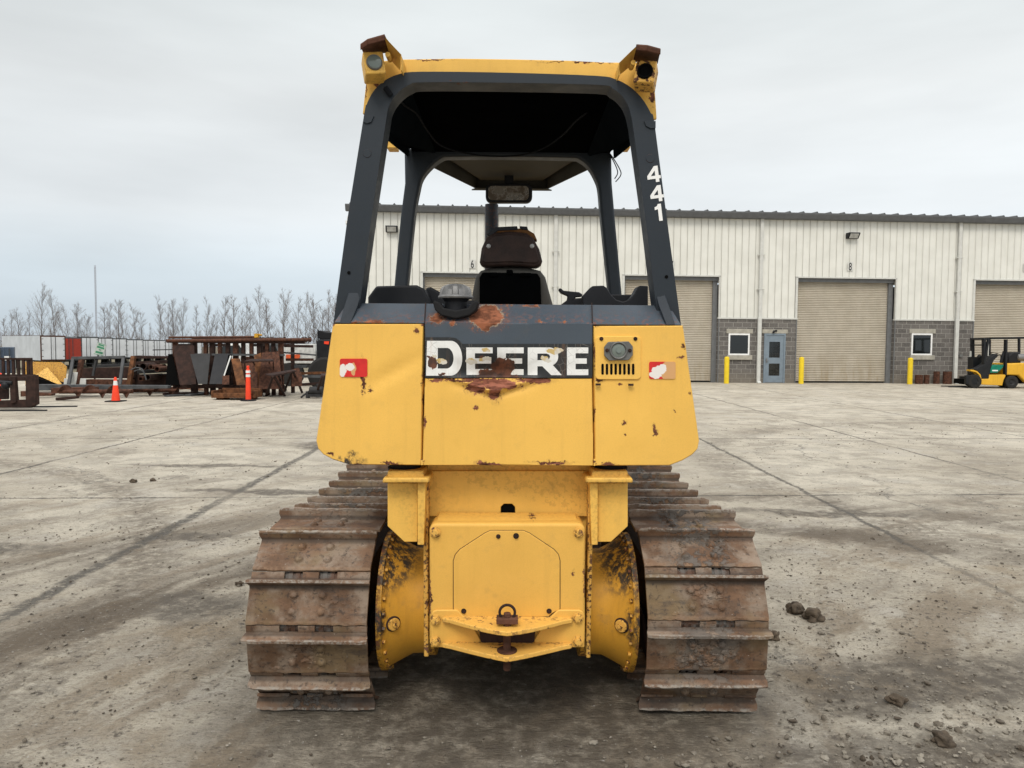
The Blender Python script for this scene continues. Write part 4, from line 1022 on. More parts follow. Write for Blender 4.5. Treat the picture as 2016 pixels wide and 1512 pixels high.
# filler neck and cap
bm = BM(); c = P(897, 600, 3.0); pts = [(852,596),(855,591),(866,596),(872,606),(897,611),(922,606),(928,596),(938,590),(942,596),(938,610),(925,621),(897,628),(868,621),(856,610)]
ppx(bm, pts, 2.965, .10)
fg = sub('filler_guard', bm, M['rubber'], bevel=.008, seg=3)
bm = BM(); c = P(897, 585, 3.04); lathe(bm, [(-.09,.045),(-.02,.045),(-.0,.062),(.006,.062)], (c.x, 3.045, c.z), 'Z', 32); sub('filler_neck', bm, M['plastic'], fg)
bm = BM(); z0 = P(897, 588, 3.04).z; h_ = P(897,557,3.04).z - z0; prof = []
lathe(bm, [(0,0),(0,.070),(.006,.073),(.011,.070),(.014,.066)], (c.x,3.045,z0), 'Z', 40)
rings = []; NN = 64
for lev, (hz, rs_, amp) in enumerate(((.012,.066,.004),(.034,.064,.010),(.046,.056,.010),(.056,.034,.004),(.060,.0001,0))):
    ring = []
    for k in range(NN):
        a = 2*math.pi*k/NN; lobed = 1 if (k % 8) in (0,1,2,7) else 0
        r = rs_ - amp*(1 - lobed); z_ = z0 + hz*h_/.062 - (.008*(1-lobed) if lev in (2,3) else 0)
        ring.append(bm.verts.new((c.x + r*math.cos(a), 3.045 + r*math.sin(a), z_)))
    rings.append(ring)
for A, B in zip(rings, rings[1:]):
    for k in range(NN): bm.faces.new((A[k], A[(k+1)%NN], B[(k+1)%NN], B[k]))
cap = sub('fuel_cap', bm, M['chrome'], bevel=.0015, ang=30); cap['label'] = 'ribbed aluminium filler cap'
# --- front half of the machine
bm = BM(); prismx(bm, [(4.7,1.0),(4.7,1.55),(5.9,1.42),(6.0,1.3),(6.0,.75),(4.9,.75)], CX-.36, CX+.36)
hd = sub('engine_hood', bm, M['yellow'], bevel=.03, seg=3)
bm = BM()
for k in range(10): box(bm, CX-.3, CX+.3, 6.0, 6.012, .80+.045*k, .82+.045*k)
sub('grille', bm, M['darksteel'], hd)
bm = BM(); box(bm, CX-.62, CX+.62, 4.35, 4.7, .9, 1.52); sub('dashboard', bm, M['grey'], bevel=.02)
bm = BM(); prof = [(6.42+.10*math.cos(R(a))*1.2 - .18*math.sin(R(90-abs(a))), .50+.46*math.sin(R(a))) for a in range(-90, 91, 15)]
back = [(y+.03, z) for y, z in prof][::-1]; prismx(bm, [(y, z) for y, z in prof] + back, CX-1.28, CX+1.28); bl = sub('dozer_blade', bm, M['yellow_dirty'])
bm = BM()
for s in (-1, 1): bar(bm, (CX+s*.42, 5.2, .42), (CX+s*.42, 6.4, .3), .10, .14)
bar(bm, (CX-.45,6.3,.32), (CX+.45,6.3,.32), .12, .16); sub('push_arms', bm, M['yellow_dirty'], bevel=.01)

# ------------------------------------------------------------------ WAREHOUSE
OFF[0] = Vector((0, 0, 0))
BA = math.atan2(.61, 9.13); BAY = 9.15; BO = Vector((1.81, 32.1, 0))
def wx(u): t_ = (u - 1008 - 82) / (414 - .019 * (u - 1008)); return t_ * BAY
def wxv(u, v):    # position along the wall for a pixel, and height, by exact ray-plane meeting
    d = ray(u, v); n = Vector((-math.sin(BA), math.cos(BA), 0)); o = Vector((0,0,CAMH)); t_ = (BO - o).dot(n) / d.dot(n); p = o + d*t_ - BO
    return (p.x*math.cos(BA) + p.y*math.sin(BA), p.z)
def mat_siding():
    t = NT('ribbed_siding'); t.coord(); n = t.noise(1.2, 5); st = t.noise(1, 4, .6, t.mapped((9, 9, .5)))
    c = t.mix(t.ramp(n, .35, .65), (.655,.65,.60), (.715,.71,.66)); c = t.mix(t.ramp(st, .5, .75, 0, .10), c, (.50,.49,.44)); t.bump(n, .15, .01); return t.fin(c, .5)
def mat_block():
    t = NT('split_face_block'); t.coord(); sp_ = t.n('SeparateXYZ'); t.l(t.coord(), sp_.inputs[0]); cb = t.n('CombineXYZ'); t.l(sp_.outputs[0], cb.inputs[0]); t.l(sp_.outputs[2], cb.inputs[1])
    br = t.n('TexBrick'); t.l(cb.outputs[0], br.inputs['Vector']); br.inputs['Scale'].default_value = 1; br.inputs['Brick Width'].default_value = .406; br.inputs['Row Height'].default_value = .204
    br.inputs['Mortar Size'].default_value = .011; br.inputs['Mortar Smooth'].default_value = .3; br.inputs['Color1'].default_value = (.085,.078,.073,1); br.inputs['Color2'].default_value = (.15,.138,.128,1); br.inputs['Mortar'].default_value = (.36,.345,.32,1)
    n = t.noise(14, 6, .7); c = t.mix(t.ramp(n, .4, .7, 0, .5), br.outputs[0], (.20,.185,.165))
    c = t.mix(t.ramp(sp_.outputs[2], .0, .75, .45, 0), c, (.24,.205,.155))
    h = t.math('ADD', t.math('MULTIPLY', n, .5), t.math('MULTIPLY', br.outputs['Fac'], -.8)); t.bump(h, .9, .03); return t.fin(c, .9)
def mat_door():
    t = NT('rolling_door_paint'); t.coord(); n = t.noise(2, 4); c = t.mix(t.ramp(n, .35, .65), (.41,.365,.295), (.46,.415,.34))
    sp_ = t.n('SeparateXYZ'); t.l(t.coord(), sp_.inputs[0]); st = t.noise(1, 4, .7, t.mapped((5, 1, .6)))
    c = t.mix(t.math('MULTIPLY', t.ramp(sp_.outputs[2], 0, 1.6, .8, .12), t.ramp(st, .4, .7)), c, (.33,.26,.16)); return t.fin(c, .5)
M['siding'] = mat_siding(); M['block'] = mat_block(); M['door'] = mat_door()
M['trim'] = simple('light_trim', (.56,.56,.53), .5, var=.06); M['gutter'] = simple('grey_gutter', (.105,.108,.112), .5, var=.1); M['lintel'] = simple('limestone', (.36,.34,.29), .8)
M['bluedoor'] = simple('blue_grey_door', (.19,.235,.28), .45, var=.08); M['jamb'] = simple('dark_jamb', (.15,.155,.16), .5, var=.1)
M['bollard'] = simple('bollard_yellow', (.80,.58,.03), .5, var=.06)
bd = thing('warehouse', 'long warehouse with white ribbed metal siding above a grey block base and tan rolling doors', 'building', BO, BA)
doors = [(-.618*BAY, -.13*BAY), (wxv(1228,650)[0], wxv(1413.5,650)[0]), (wxv(1568,650)[0], wxv(1760,650)[0]), (wxv(1916,650)[0], wxv(1916,650)[0]+4.5), (wxv(1916,650)[0]+9.1, wxv(1916,650)[0]+13.6)]
BL = wxv(692, 600)[0]; BR = 46.0; ZE = wxv(1495, 432)[1]; ZG = wxv(1495, 420)[1]; ZD = 4.64; ZB = 2.87
def B(name, bm, mat, parent=None, **k): return obj(name, bm, mat, parent or bd, off=(0,0,0), **k)
segs = []; x = BL
for a, b in doors: segs.append((x, a)); x = b
segs.append((x, BR))
def ribs(bm, x0, x1, z0, z1):
    """metal panel with ribs as one folded sheet"""
    pts = []; k0 = math.ceil((x0+.05)/.305); xx = k0*.305; pts.append((x0, -.0))
    while xx < x1 - .05:
        pts += [(xx-.05, 0), (xx-.032, -.018), (xx-.014, -.018), (xx-.013, .045), (xx+.014, .045), (xx+.015, 0)]; xx += .305
    pts.append((x1, 0)); pts += [(x1, .06), (x0, .06)]
    prismz(bm, pts, z0, z1)
bm = BM(); ribs(bm, BL, BR, ZD+.04, ZE)
for a, b in segs: ribs(bm, a, b, ZB, ZD+.04)
B('siding', bm, M['siding'], smooth=False)
for a, b in segs:
    bm = BM(); box(bm, a, b, -.02, .22, 0, ZB-.06); B('block_wall', bm, M['block'])
bm = BM()
for a, b in segs: box(bm, a-.02, b+.02, -.055, .1, ZB-.06, ZB)
for a, b in doors:
    box(bm, a-.10, a, -.045, .02, ZB, ZD+.04); box(bm, b, b+.05, -.045, .02, ZB, ZD+.04); box(bm, a-.10, b+.05, -.045, .02, ZD+.0, ZD+.06)
box(bm, BL-.03, BL+.08, -.05, .05, 0, ZE)
B('siding_trim', bm, M['trim'])
# gable side, back and roof
bm = BM(); box(bm, BL, BL+.1, .06, 34, 0, ZE); box(bm, BR-.1, BR, .06, 34, 0, ZE); box(bm, BL+.1, BR-.1, 33.9, 34, 0, ZE); B('outer_wall', bm, M['siding'])
bm = BM(); slab(bm, [(BL-.2,-.22,ZG-.03),(BR+.2,-.22,ZG-.03),(BR+.2,17,ZG+1.0),(BL-.2,17,ZG+1.0)], (0,0,-.05)); slab(bm, [(BL-.2,17,ZG+1.0),(BR+.2,17,ZG+1.0),(BR+.2,34.2,ZG-.03),(BL-.2,34.2,ZG-.03)], (0,0,-.05))
xx = BL
while xx < BR:
    slab(bm, [(xx-.09,-.24,ZG-.03),(xx+.09,-.24,ZG-.03),(xx+.016,-.24,ZG+.085),(xx-.016,-.24,ZG+.085)], (0,17,1.03)); xx += .61
rf = B('roof', bm, M['gutter'], smooth=False)
bm = BM(); prismx(bm, [(-.33,ZG),(-.36,ZG),(-.36,ZG-.06),(-.30,ZG-.22),(-.28,ZE+.0),(-.04,ZE),(-.04,ZE+.02),(-.27,ZE+.02),(-.28,ZG-.20),(-.33,ZG-.06)], BL-.2, BR+.2); box(bm, BL-.2, BR+.2, -.27, .0, ZE+.021, ZG-.075)
B('gutter', bm, M['gutter'], rf, smooth=False)
bm = BM(); cyl(bm, (wxv(1463,410)[0],3.0,ZG), (wxv(1463,410)[0],3.0,ZG+.62), .06, 12); B('vent_pipe', bm, M['trim'], rf)
# rolling doors
for i, (a, b) in enumerate(doors):
    bm = BM(); pts = []; z_ = .06; 
    while z_ < ZD + .02:
        pts += [(.30, z_), (.272, z_+.022), (.270, z_+.045), (.285, z_+.068)]; z_ += .0785
    pts += [(.33, z_), (.33, .06)]
    prismx(bm, pts, a+.06, b-.20); rd = B('rolling_door', bm, M['door'], ang=25)
    rd['label'] = ['tan rolling door behind the bulldozer seat, under number 6', 'tan rolling door just right of the bulldozer', 'tan rolling door under the number 8', 'tan rolling door behind the yellow forklift', 'tan rolling door farther right'][i]
    bm = BM(); box(bm, b-.20, b-.0, .18, .36, 0, ZD); box(bm, a, a+.06, .1, .36, 0, ZD); box(bm, a+.0, b-.0, .10, .22, ZD-.16, ZD-.002)
    B('door_guide', bm, M['jamb'], rd)
    bm = BM(); box(bm, a+.06, b-.30, .25, .34, .0, .055); B('bottom_seal', bm, M['rubber'], rd)
    bm = BM(); box(bm, a-.0, b+.0, .37, .42, 0, ZD+.1); B('door_backing', bm, M['black'], rd)
    bm = BM(); box(bm, b+.001, b+.04, -.045, .3, 0, ZB-.061); box(bm, a-.04, a-.001, -.045, .3, 0, ZB-.061); B('steel_jamb', bm, M['jamb'], rd)
# windows, lintels, sills
for u0, u1, lab in ((1434,1475,'small square window right of the door next to the bulldozer'),(1794,1834,'small square window near the rusty pipes')):
    (x0, z1) = wxv(u0, 656.5); (x1, z0) = wxv(u1, 699.5); x1 = wxv(u1, 680)[0]
    bm = BM(); w_ = .07
    box(bm, x0, x0+w_, -.055, .0, z0, z1); box(bm, x1-w_, x1, -.055, .0, z0, z1); box(bm, x0+w_, x1-w_, -.055, .0, z1-w_, z1); box(bm, x0+w_, x1-w_, -.055, .0, z0, z0+w_)
    wn_ = B('window', bm, M['white'], bevel=.008)
    bm = BM(); box(bm, x0+w_, x1-w_, -.032, -.028, z0+w_, z1-w_); B('pane', bm, M['window'], wn_)
    bm = BM(); box(bm, x0-.10, x1+.14, -.05, .0, z1+.002, z1+.20); B('lintel', bm, M['lintel'], wn_, bevel=.01)
    bm = BM(); box(bm, x0-.04, x1+.12, -.09, .0, z0-.20, z0-.002); B('sill', bm, M['lintel'], wn_, bevel=.01)
# personnel door
(x0, z1) = wxv(1504, 656.5); x1 = wxv(1545, 700)[0]
bm = BM(); box(bm, x0, x0+.07, -.06, .0, 0, z1); box(bm, x1-.07, x1, -.06, .0, 0, z1); box(bm, x0+.07, x1-.07, -.06, .0, z1-.07, z1)
a, b, c = x0+.24, x1-.24, -.038
for q in ((x0+.075, a, .02, z1-.075), (b, x1-.075, .02, z1-.075), (a, b, .02, .32), (a, b, .86, 1.12), (a, b, 1.82, z1-.075)): box(bm, q[0], q[1], c, .0, q[2], q[3])
pd = B('entrance_door', bm, M['bluedoor'])
bm = BM(); box(bm, a, b, -.02, -.015, .32, .86); box(bm, a, b, -.02, -.015, 1.12, 1.82); B('pane', bm, M['window'], pd)
bm = BM(); box(bm, x0+.10, x0+.15, -.07, -.04, .9, 1.08); cyl(bm, (x0+.125,-.09,.98), (x0+.22,-.09,.98), .012, 8); cyl(bm, (x0+.125,-.04,.98), (x0+.125,-.09,.98), .012, 8); B('handle', bm, M['chrome'], pd)
bm = BM(); box(bm, x0-.10, x1+.10, -.05, .0, z1+.002, z1+.18); B('lintel', bm, M['lintel'], pd, bevel=.01)
bm = BM(); box(bm, x0+.4, x0+.46, -.09, -.05, z1+.05, z1+.14); ball(bm, (x0+.38,-.12,z1+.06), .05); ball(bm, (x0+.50,-.12,z1+.12), .05); B('door_lamp', bm, M['plastic'], pd)
bm = BM(); box(bm, x0-.22, x0-.12, -.08, -.02, 1.12, 1.22); box(bm, wxv(1890,695)[0]-.08, wxv(1890,695)[0]+.08, -.09, -.02, 1.2, 1.32); B('outlet_box', bm, M['steel'])
# downspouts
for u in (1094, 1499, 1889):
    x_ = wxv(u, 440)[0]; bm = BM(); box(bm, x_-.075, x_+.075, -.14, -.04, ZB+.0, ZE+.04)
    box(bm, x_-.10, x_-.02 if False else x_+.06, -.18, -.065, .12, ZB+.02)
    for zz in (4.1, 5.6): box(bm, x_-.16, x_+.16, -.15, -.035, zz, zz+.03)
    prismx(bm, [(-.17,.12),(-.30,.02),(-.30,.0),(-.07,.0),(-.07,.12)], x_-.10, x_+.06)
    B('downspout', bm, M['trim'], bevel=.01)
# wall lamps, numbers, camera
for u in (772, 1675):
    x_, z_ = wxv(u, 465 if u > 1000 else 452); bm = BM(); s = 1 if u > 1000 else -1
    prismx(bm, [(-.04,z_+.12),(-.34,z_+.12),(-.36,z_+.08),(-.20,z_-.13),(-.04,z_-.13)], x_-.25, x_+.25); wl_ = B('wall_lamp', bm, M['plastic'], bevel=.01)
    bm = BM(); slab(bm, [(x_-.19,-.352,z_+.065),(x_+.19,-.352,z_+.065),(x_+.19,-.215,z_-.115),(x_-.19,-.215,z_-.115)], (0,-.006,-.004)); B('lamp_glass', bm, simple('frosted_glass', (.45,.45,.43), .3), wl_)
for s_, u, v in (('6',930,520),('7',1322,522),('8',1673,525)):
    x_, z_ = wxv(u, v); bm = BM(); box(bm, x_-.13, x_+.13, -.045, -.036, z_-.18, z_+.18); pl2 = B('number_plate', bm, M['trim'])
    bm = text_bm(s_, .34, .010, .62); bmesh.ops.translate(bm, verts=bm.verts[:], vec=(x_, -.048, z_)); B('number', bm, M['plastic'], pl2, smooth=False, recalc=False)
x_, z_ = wxv(2021, 527); bm = BM(); box(bm, x_-.18, x_+.14, -.045, -.036, z_-.18, z_+.18); B('number_plate', bm, M['trim'])
x_, z_ = wxv(683, 437); bm = BM(); bar(bm, (x_,.3,z_+.28), (BL,.3,z_+.28), .05, .05); cyl(bm, (x_,.3,z_+.28), (x_,.3,z_+.02), .045, 12); ball(bm, (x_,.3,z_-.02), .10, 2); cyl(bm, (x_,.3,z_-.02), (x_,.3,z_+.09), .11, 16)
B('security_camera', bm, M['white'])

# bollards
gl = ('yellow steel bollard in front of the window next to the first grey wall strip', 'yellow steel bollard between the blue-grey entrance door and the door numbered 8', 'yellow steel bollard left of the rusty pipes and the second window')
for (u, v), lab in zip(((1430,755),(1577,754),(1791,753)), gl):
    p = PG(u, v); p.z = 0; yy = BO.y + (p.x - BO.x)*math.tan(BA) - .75; p = Vector((p.x*yy/p.y, yy, 0)); bm = BM(); cyl(bm, p, p + Vector((0,0,1.12)), .105, 20); ball(bm, p + Vector((0,0,1.12)), .104, 3, (1,1,.45))
    single('bollard', bm, M['bollard'], lab, 'bollard', p, 'yellow bollards along the warehouse wall')
for i, (u0, u1, v0, lab) in enumerate(((1802,1815,735,'short rusty pipe offcut standing closest to the yellow bollard'),(1819,1828,735,'narrow short rusty pipe offcut, second from the bollard'),(1838,1848,728,'taller rusty pipe offcut, third from the bollard'),(1857,1871,728,'tall wide rusty pipe offcut next to the downspout'))):
    a = PG(u0, 753); b = PG(u1, 753); y = a.y - .0 + .1; r = (b.x-a.x)/2; yy = BO.y + ((a.x+b.x)/2-BO.x)*math.tan(BA) - .25 - r; c = Vector(((a.x+b.x)/2*yy/a.y, yy, 0)); h = (753-v0)*.0222
    bm = BM(); lathe(bm, [(0,r),(h,r),(h,r*.9),(.01,r*.9)], c, 'Z', 20); single('pipe_offcut', bm, M['rustplain'], lab, 'steel pipe', c, 'rusty pipe offcuts standing by the wall')

# ------------------------------------------------------------------ FORKLIFT on the right
FYK = 29.6
def fk(zx, zy): return (1880 + zx/9.45, 630 + zy/9.45)
f0 = PG(1960, 761); fl = thing('forklift', 'yellow, green and black forklift parked in front of the far rolling door', 'forklift', (f0.x, FYK, 0))
OFF[0] = Vector((f0.x, FYK, 0))
kf = FYK / F
def FP(zx, zy, y=0):     # side-view outline, metres above the ground
    u, v = fk(zx, zy); x = W(u, v, FYK)[0]; return (x, max(.0, (1240 - zy + (zx-700)*.035)/9.45*kf))
def fp(pts, y0, y1): 
    bm = BM(); prism(bm, [FP(*p) for p in pts], FYK + y0, FYK + y1); return bm
M['fkyellow'] = paint('forklift_yellow', (.72,.40,.03), chips=.72, dirt=.6, streak=.4); M['fkgreen'] = simple('forklift_green', (.006,.17,.11), .4); M['fkblack'] = simple('forklift_black', (.014,.015,.017), .5); M['tyre'] = simple('tyre_rubber', (.025,.024,.023), .85, scale=20)
obj('chassis', fp([(490,1165),(500,1060),(640,1060),(645,985),(960,990),(935,1040),(910,1090),(885,1195),(680,1180)], 0, 1.15), M['fkyellow'], fl, bevel=.02)
obj('fender', fp([(290,880),(350,885),(420,915),(480,975),(500,1060),(480,1060),(455,985),(400,935),(290,905)], 0, .28), M['fkyellow'], fl, bevel=.01)
obj('counterweight', fp([(960,800),(985,785),(1290,785),(1560,800),(1590,900),(1560,1150),(1330,1150),(1200,1010),(945,1000)], .03, 1.12), M['fkyellow'], fl, bevel=.05, seg=3)
obj('engine_panel', fp([(665,950),(680,870),(700,820),(740,808),(920,808),(900,860),(800,955)], .02, 1.13), M['fkgreen'], fl, bevel=.015)
obj('floor_frame', fp([(330,875),(430,860),(560,790),(640,700),(760,615),(800,600),(820,640),(740,720),(700,800),(665,960),(640,1060),(520,1060),(470,960),(400,890)], .04, .35), M['fkblack'], fl, bevel=.01)
bm = BM()
for (a, b, w) in (((680,312),(1560,318),.06),((965,340),(950,1000),.14),((930,560),(870,760),.05)):
    A, Bv = FP(*a), FP(*b)
    for y in (.06, 1.09): bar(bm, (A[0],FYK+y,A[1]), (Bv[0],FYK+y,Bv[1]), w, .07)
for zx in (700,800,900,1000,1100,1200,1300,1400,1500):
    A = FP(zx, 310); bar(bm, (A[0],FYK+.06,A[1]), (A[0],FYK+1.09,A[1]), .04, .04)
A = FP(1540,318); Bv = FP(1540,800)
for y in (.06, 1.09): bar(bm, (A[0],FYK+y,A[1]), (Bv[0],FYK+y,Bv[1]), .08, .07)
A, Bv = FP(640,330), FP(560,760); bar(bm, (A[0],FYK+.06,A[1]), (Bv[0],FYK+.06,Bv[1]), .08, .07)
obj('overhead_guard', bm, M['fkblack'], fl)
bm = BM()
for y in (.12, .86):
    for a, b, w in (((575,305),(575,800),.17),):
        A, Bv = FP(*a), FP(*b)
        bar(bm, (A[0],FYK+y,A[1]), (Bv[0],FYK+y,Bv[1]), w*.9, .09)
A = FP(545,310); Bv = FP(690,300); box(bm, A[0], Bv[0], FYK+.08, FYK+.92, A[1]-.05, A[1]+.03); A = FP(560,430); box(bm, A[0]-.05, A[0]+.06, FYK+.1, FYK+.9, A[1]-.02, A[1]+.02)
A = FP(525,655); Bv = FP(680,990); box(bm, A[0], Bv[0], FYK+.62, FYK+.98, A[1], Bv[1])
A = FP(560,650); ball(bm, (A[0],FYK+.35,A[1]), .09)
ms = obj('mast', bm, M['fkblack'], fl)
bm = BM(); A = FP(545,590); box(bm, A[0]-.04, A[0]+.04, FYK+.84, FYK+.88, A[1]-.14, A[1]+.1); obj('mast_lamp', bm, M['trim'], ms); bm = BM(); A = FP(640,520); cyl(bm, (A[0],FYK+.06,A[1]-.25), (A[0],FYK+.06,A[1]+.3), .02, 10); obj('mast_cylinder', bm, M['trim'], ms)
bm = BM(); A = FP(210,985); Bv = FP(270,1150); box(bm, A[0], Bv[0]+.3, FYK-.02, FYK+.12, Bv[1], A[1]+.0); box(bm, A[0]+.3, Bv[0]+.5, FYK+.12, FYK+.95, .12, .45)
for y in (.3, .8): box(bm, A[0]-.5, A[0]+.5, FYK+y-.06, FYK+y+.06, .02, .055)
obj('fork_carriage', bm, M['fkblack'], fl, bevel=.01)
def wheel(zx, zy, r, y, w):
    A = FP(zx, zy); c = Vector((A[0], FYK+y, r)); bm = BM(); lathe(bm, [(-w/2,r*.5),(-w/2,r*.9),(-w*.38,r),(w*.38,r),(w/2,r*.9),(w/2,r*.5)], c, 'Y', 36); o = obj('wheel', bm, M['tyre'], fl)
    bm = BM(); lathe(bm, [(-w*.30,0),(-w*.32,r*.2),(-w*.25,r*.3),(-w*.42,r*.5),(-w/2,r*.52),(w/2,r*.52),(w*.3,0)], c, 'Y', 28); obj('rim', bm, M['darksteel'], o)
for y in (.08, 1.0): wheel(370 if y < .5 else 600,1080,.275,y,.22); wheel(1060 if y < .5 else 1200,1160,.255,y,.20)
bm = BM(); box(bm, FP(900,0)[0], FP(1400,0)[0], FYK+.2, FYK+.95, .2, .5); box(bm, FP(300,0)[0], FP(900,0)[0], FYK+.15, FYK+1.0, .15, .35); obj('underbody', bm, M['black'], fl)
bm = BM(); A = FP(905,608); tube(bm, [(A[0]+.19*math.cos(R(a)), FYK+.5+.19*math.sin(R(a)), A[1]-.07*math.cos(R(a))) for a in range(0,361,15)], .013, 8, False); Bv = FP(830,720); cyl(bm, (A[0],FYK+.5,A[1]), (Bv[0],FYK+.5,Bv[1]), .025, 8); obj('steering_wheel', bm, M['fkblack'], fl)
obj('seat', fp([(1085,790),(1095,660),(1140,600),(1180,582),(1300,578),(1330,610),(1330,790)], .3, .85), M['fkblack'], fl, bevel=.05)
bm = BM(); A = FP(1265,680); c0 = Vector((A[0], FYK+.35, A[1])); tube(bm, [c0 + Vector((x,0,0)) for x in (-.03,0,.05,.75,.8,.83)], [.04,.12,.145,.145,.12,.04], 20); obj('gas_cylinder', bm, M['chrome'], fl)
bm = BM(); A = FP(700,920); Bv = FP(805,905); box(bm, A[0], Bv[0], FYK+.012, FYK+.018, A[1], Bv[1]+.01); obj('panel_badge', bm, M['white'], fl)
OFF[0] = Vector((0,0,0))

# ------------------------------------------------------------------ YARD on the left
# traffic cone
M['orange'] = simple('safety_orange', (.85,.065,.025), .5, var=.08); M['tapewhite'] = simple('reflective_white', (.72,.72,.70), .4, var=.08)
p = PG(228, 790.5); t_ = thing('traffic_cone', 'orange traffic cone with two white bands on the concrete left of the auger pile', 'traffic cone', p); t_['label'] = 'orange traffic cone with two white bands standing in front of the rusty augers'
h = .66; OFF[0] = p
def cone_r(z): return .030 + (.105 - .030) * (1 - z/h)
def ringc(bm, a, b, d=0): lathe(bm, [(a,cone_r(a)+d),(b,cone_r(b)+d),(b,cone_r(b)-.004),(a,cone_r(a)-.004)], p, 'Z', 28)
bm = BM(); lathe(bm, [(.02,.11),(h-.02,cone_r(h-.02)),(h,.024),(h,0)], p, 'Z', 28); obj('cone', bm, M['orange'], t_)
bm = BM(); ringc(bm, .27, .37, .003); ringc(bm, .44, .56, .003); obj('white_band', bm, M['tapewhite'], t_)
bm = BM(); box(bm, p.x-.20, p.x+.20, p.y-.20, p.y+.20, 0, .028); obj('base', bm, M['rubber'], t_, bevel=.01)
# delineator post
p = PG(489, 789); t_ = thing('delineator_post', 'tall slim orange delineator post with white bands on a round black base', 'delineator', p); OFF[0] = p
bm = BM(); lathe(bm, [(.02,.075),(.3,.068),(.86,.052),(.88,.03),(.90,.028),(.93,.04),(.965,.038),(.975,0)], p, 'Z', 24); obj('post', bm, M['orange'], t_)
bm = BM()
for a, b in ((.66,.73),(.77,.84)): lathe(bm, [(a,.0),(a,.063),(b,.060),(b,0)], p, 'Z', 24)
obj('white_band', bm, M['tapewhite'], t_)
bm = BM(); lathe(bm, [(0,.0),(0,.215),(.025,.205),(.04,.10),(.05,0)], p, 'Z', 32); obj('base', bm, M['rubber'], t_)
OFF[0] = Vector((0,0,0))
def floorY(v, u=300): return PG(u, v).y
def pole(name, mat, a, b, Ya, Yb, r, label, cat, group=None, sq=False):
    A, Bv = P(a[0], a[1], Ya), P(b[0], b[1], Yb); bm = BM()
    if sq: bar(bm, A, Bv, r*2, r*2)
    else: tube(bm, [A, Bv], r, 12)
    c = (A+Bv)/2; c.z = min(A.z, Bv.z) - r
    return single(name, bm, mat, label, cat, c, group)
def plate(pts, Yb, Yt, mat, label, name='steel_plate', cat='steel plate', group='steel plates leaning on the rack', th=.02):
    vs = [v for u, v in pts]; lo, hi = max(vs), min(vs)
    q = [P(u, v, Yb + (Yt-Yb)*(lo-v)/(lo-hi)) for u, v in pts]; bm = BM(); slab(bm, q, (0, th, 0)); c = sum(q, Vector())/len(q); c.z = min(k.z for k in q)
    return single(name, bm, mat, label, cat, c, group)
# long rack with uprights and rails
RKY = 22.6
rk = thing('storage_rack', 'long rusty steel storage rack with two rows of rails and plates leaning on it', 'rack', P(470, 772, RKY) * 1); rk.location.z = 0; OFF[0] = rk.location.copy()
posts = [345, 384, 405, 418, 433, 449, 464, 479, 495, 511, 526, 538, 553]
for i, u in enumerate(posts):
    bm = BM(); a = P(u, 673, RKY); w_ = .05 if i % 3 else .07; box(bm, a.x-w_, a.x+w_, RKY-.06, RKY+.06, 0, a.z + (.06 if i % 2 else 0)); obj('upright', bm, M['rustdark'] if i % 2 else M['rustplain'], rk)
for v, u0, u1, w_, m in ((672,330,600,.045,'rustdark'),(698,418,560,.03,'greysteel'),(735,345,560,.05,'rustdark'),(760,345,560,.05,'rustdark')):
    bm = BM(); a, b = P(u0, v, RKY-.1), P(u1, v, RKY-.1); box(bm, a.x, b.x, RKY-.16, RKY-.07, a.z-w_, a.z+w_); obj('rail', bm, M[m], rk)
for dy in (1.2,):
    for u in (345, 418, 495, 553): a = P(u, 673, RKY); bm = BM(); box(bm, a.x-.05, a.x+.05, RKY+dy-.05, RKY+dy+.05, 0, a.z); box(bm, a.x-.04, a.x+.04, RKY+.061, RKY+dy-.05, a.z-.14, a.z-.06); obj('rear_upright', bm, M['rustdark'], rk)
OFF[0] = Vector((0,0,0))
pole('steel_pipe', M['rustplain'], (333,664.5), (507,663.5), RKY-.1, RKY-.1, .035, 'thin rusty pipe raised highest above the rack, reaching its yellow end clamp', 'steel pipe')
pole('steel_pipe', M['rustplain'], (328,671), (613,668.5), RKY-.2, RKY-.2, .05, 'longest rusty pipe lying on top of the rack and jutting out to the right', 'steel pipe')
pole('steel_pipe', M['rustdark'], (379,667.5), (556,667.0), RKY+.15, RKY+.15, .04, 'dark pipe lying on the rack behind the longest pipe', 'steel pipe')
bm = BM(); a = P(506, 660, RKY-.1); box(bm, a.x-.07, a.x+.05, RKY-.15, RKY-.03, a.z-.07, a.z+.05); cyl(bm, (a.x+.05,RKY-.09,a.z+.02), (a.x+.14,RKY-.09,a.z), .03, 10)
single('pipe_clamp', bm, M['fkyellow'], 'small yellow clamp on the end of the highest pipe', 'clamp', (a.x, RKY-.1, a.z-.07))
for i, u in enumerate((512,518,528,535,560,596,602,610)):
    a = P(u, 666, RKY+.3); bm = BM(); cyl(bm, (a.x,RKY+.3,a.z-.12), (a.x,RKY+.3,a.z+.035), .04, 10); single('pipe_stub', bm, M['rustdark'], '%s pipe stub from the yellow clamp, above the top pipes of the rack' % ['first','second','third','fourth','fifth','sixth','seventh','eighth'][i], 'pipe stub', (a.x, RKY+.3, a.z-.12), 'pipe stubs above the rack')
plate([(331,697),(339,697),(353,758),(326,758)], 22.3, 22.45, M['black'], 'black sheet of steel at the left end of the rack')
plate([(339,680),(382,680),(386,756),(355,758)], 21.9, 22.4, M['rustdark'], 'large dark brown plate leaning left of the others, tallest on the rack')
plate([(374,696),(414,696),(408,756),(390,756)], 21.7, 22.3, M['darksteel'], 'grey tapered plate leaning in front of the tall dark plate')
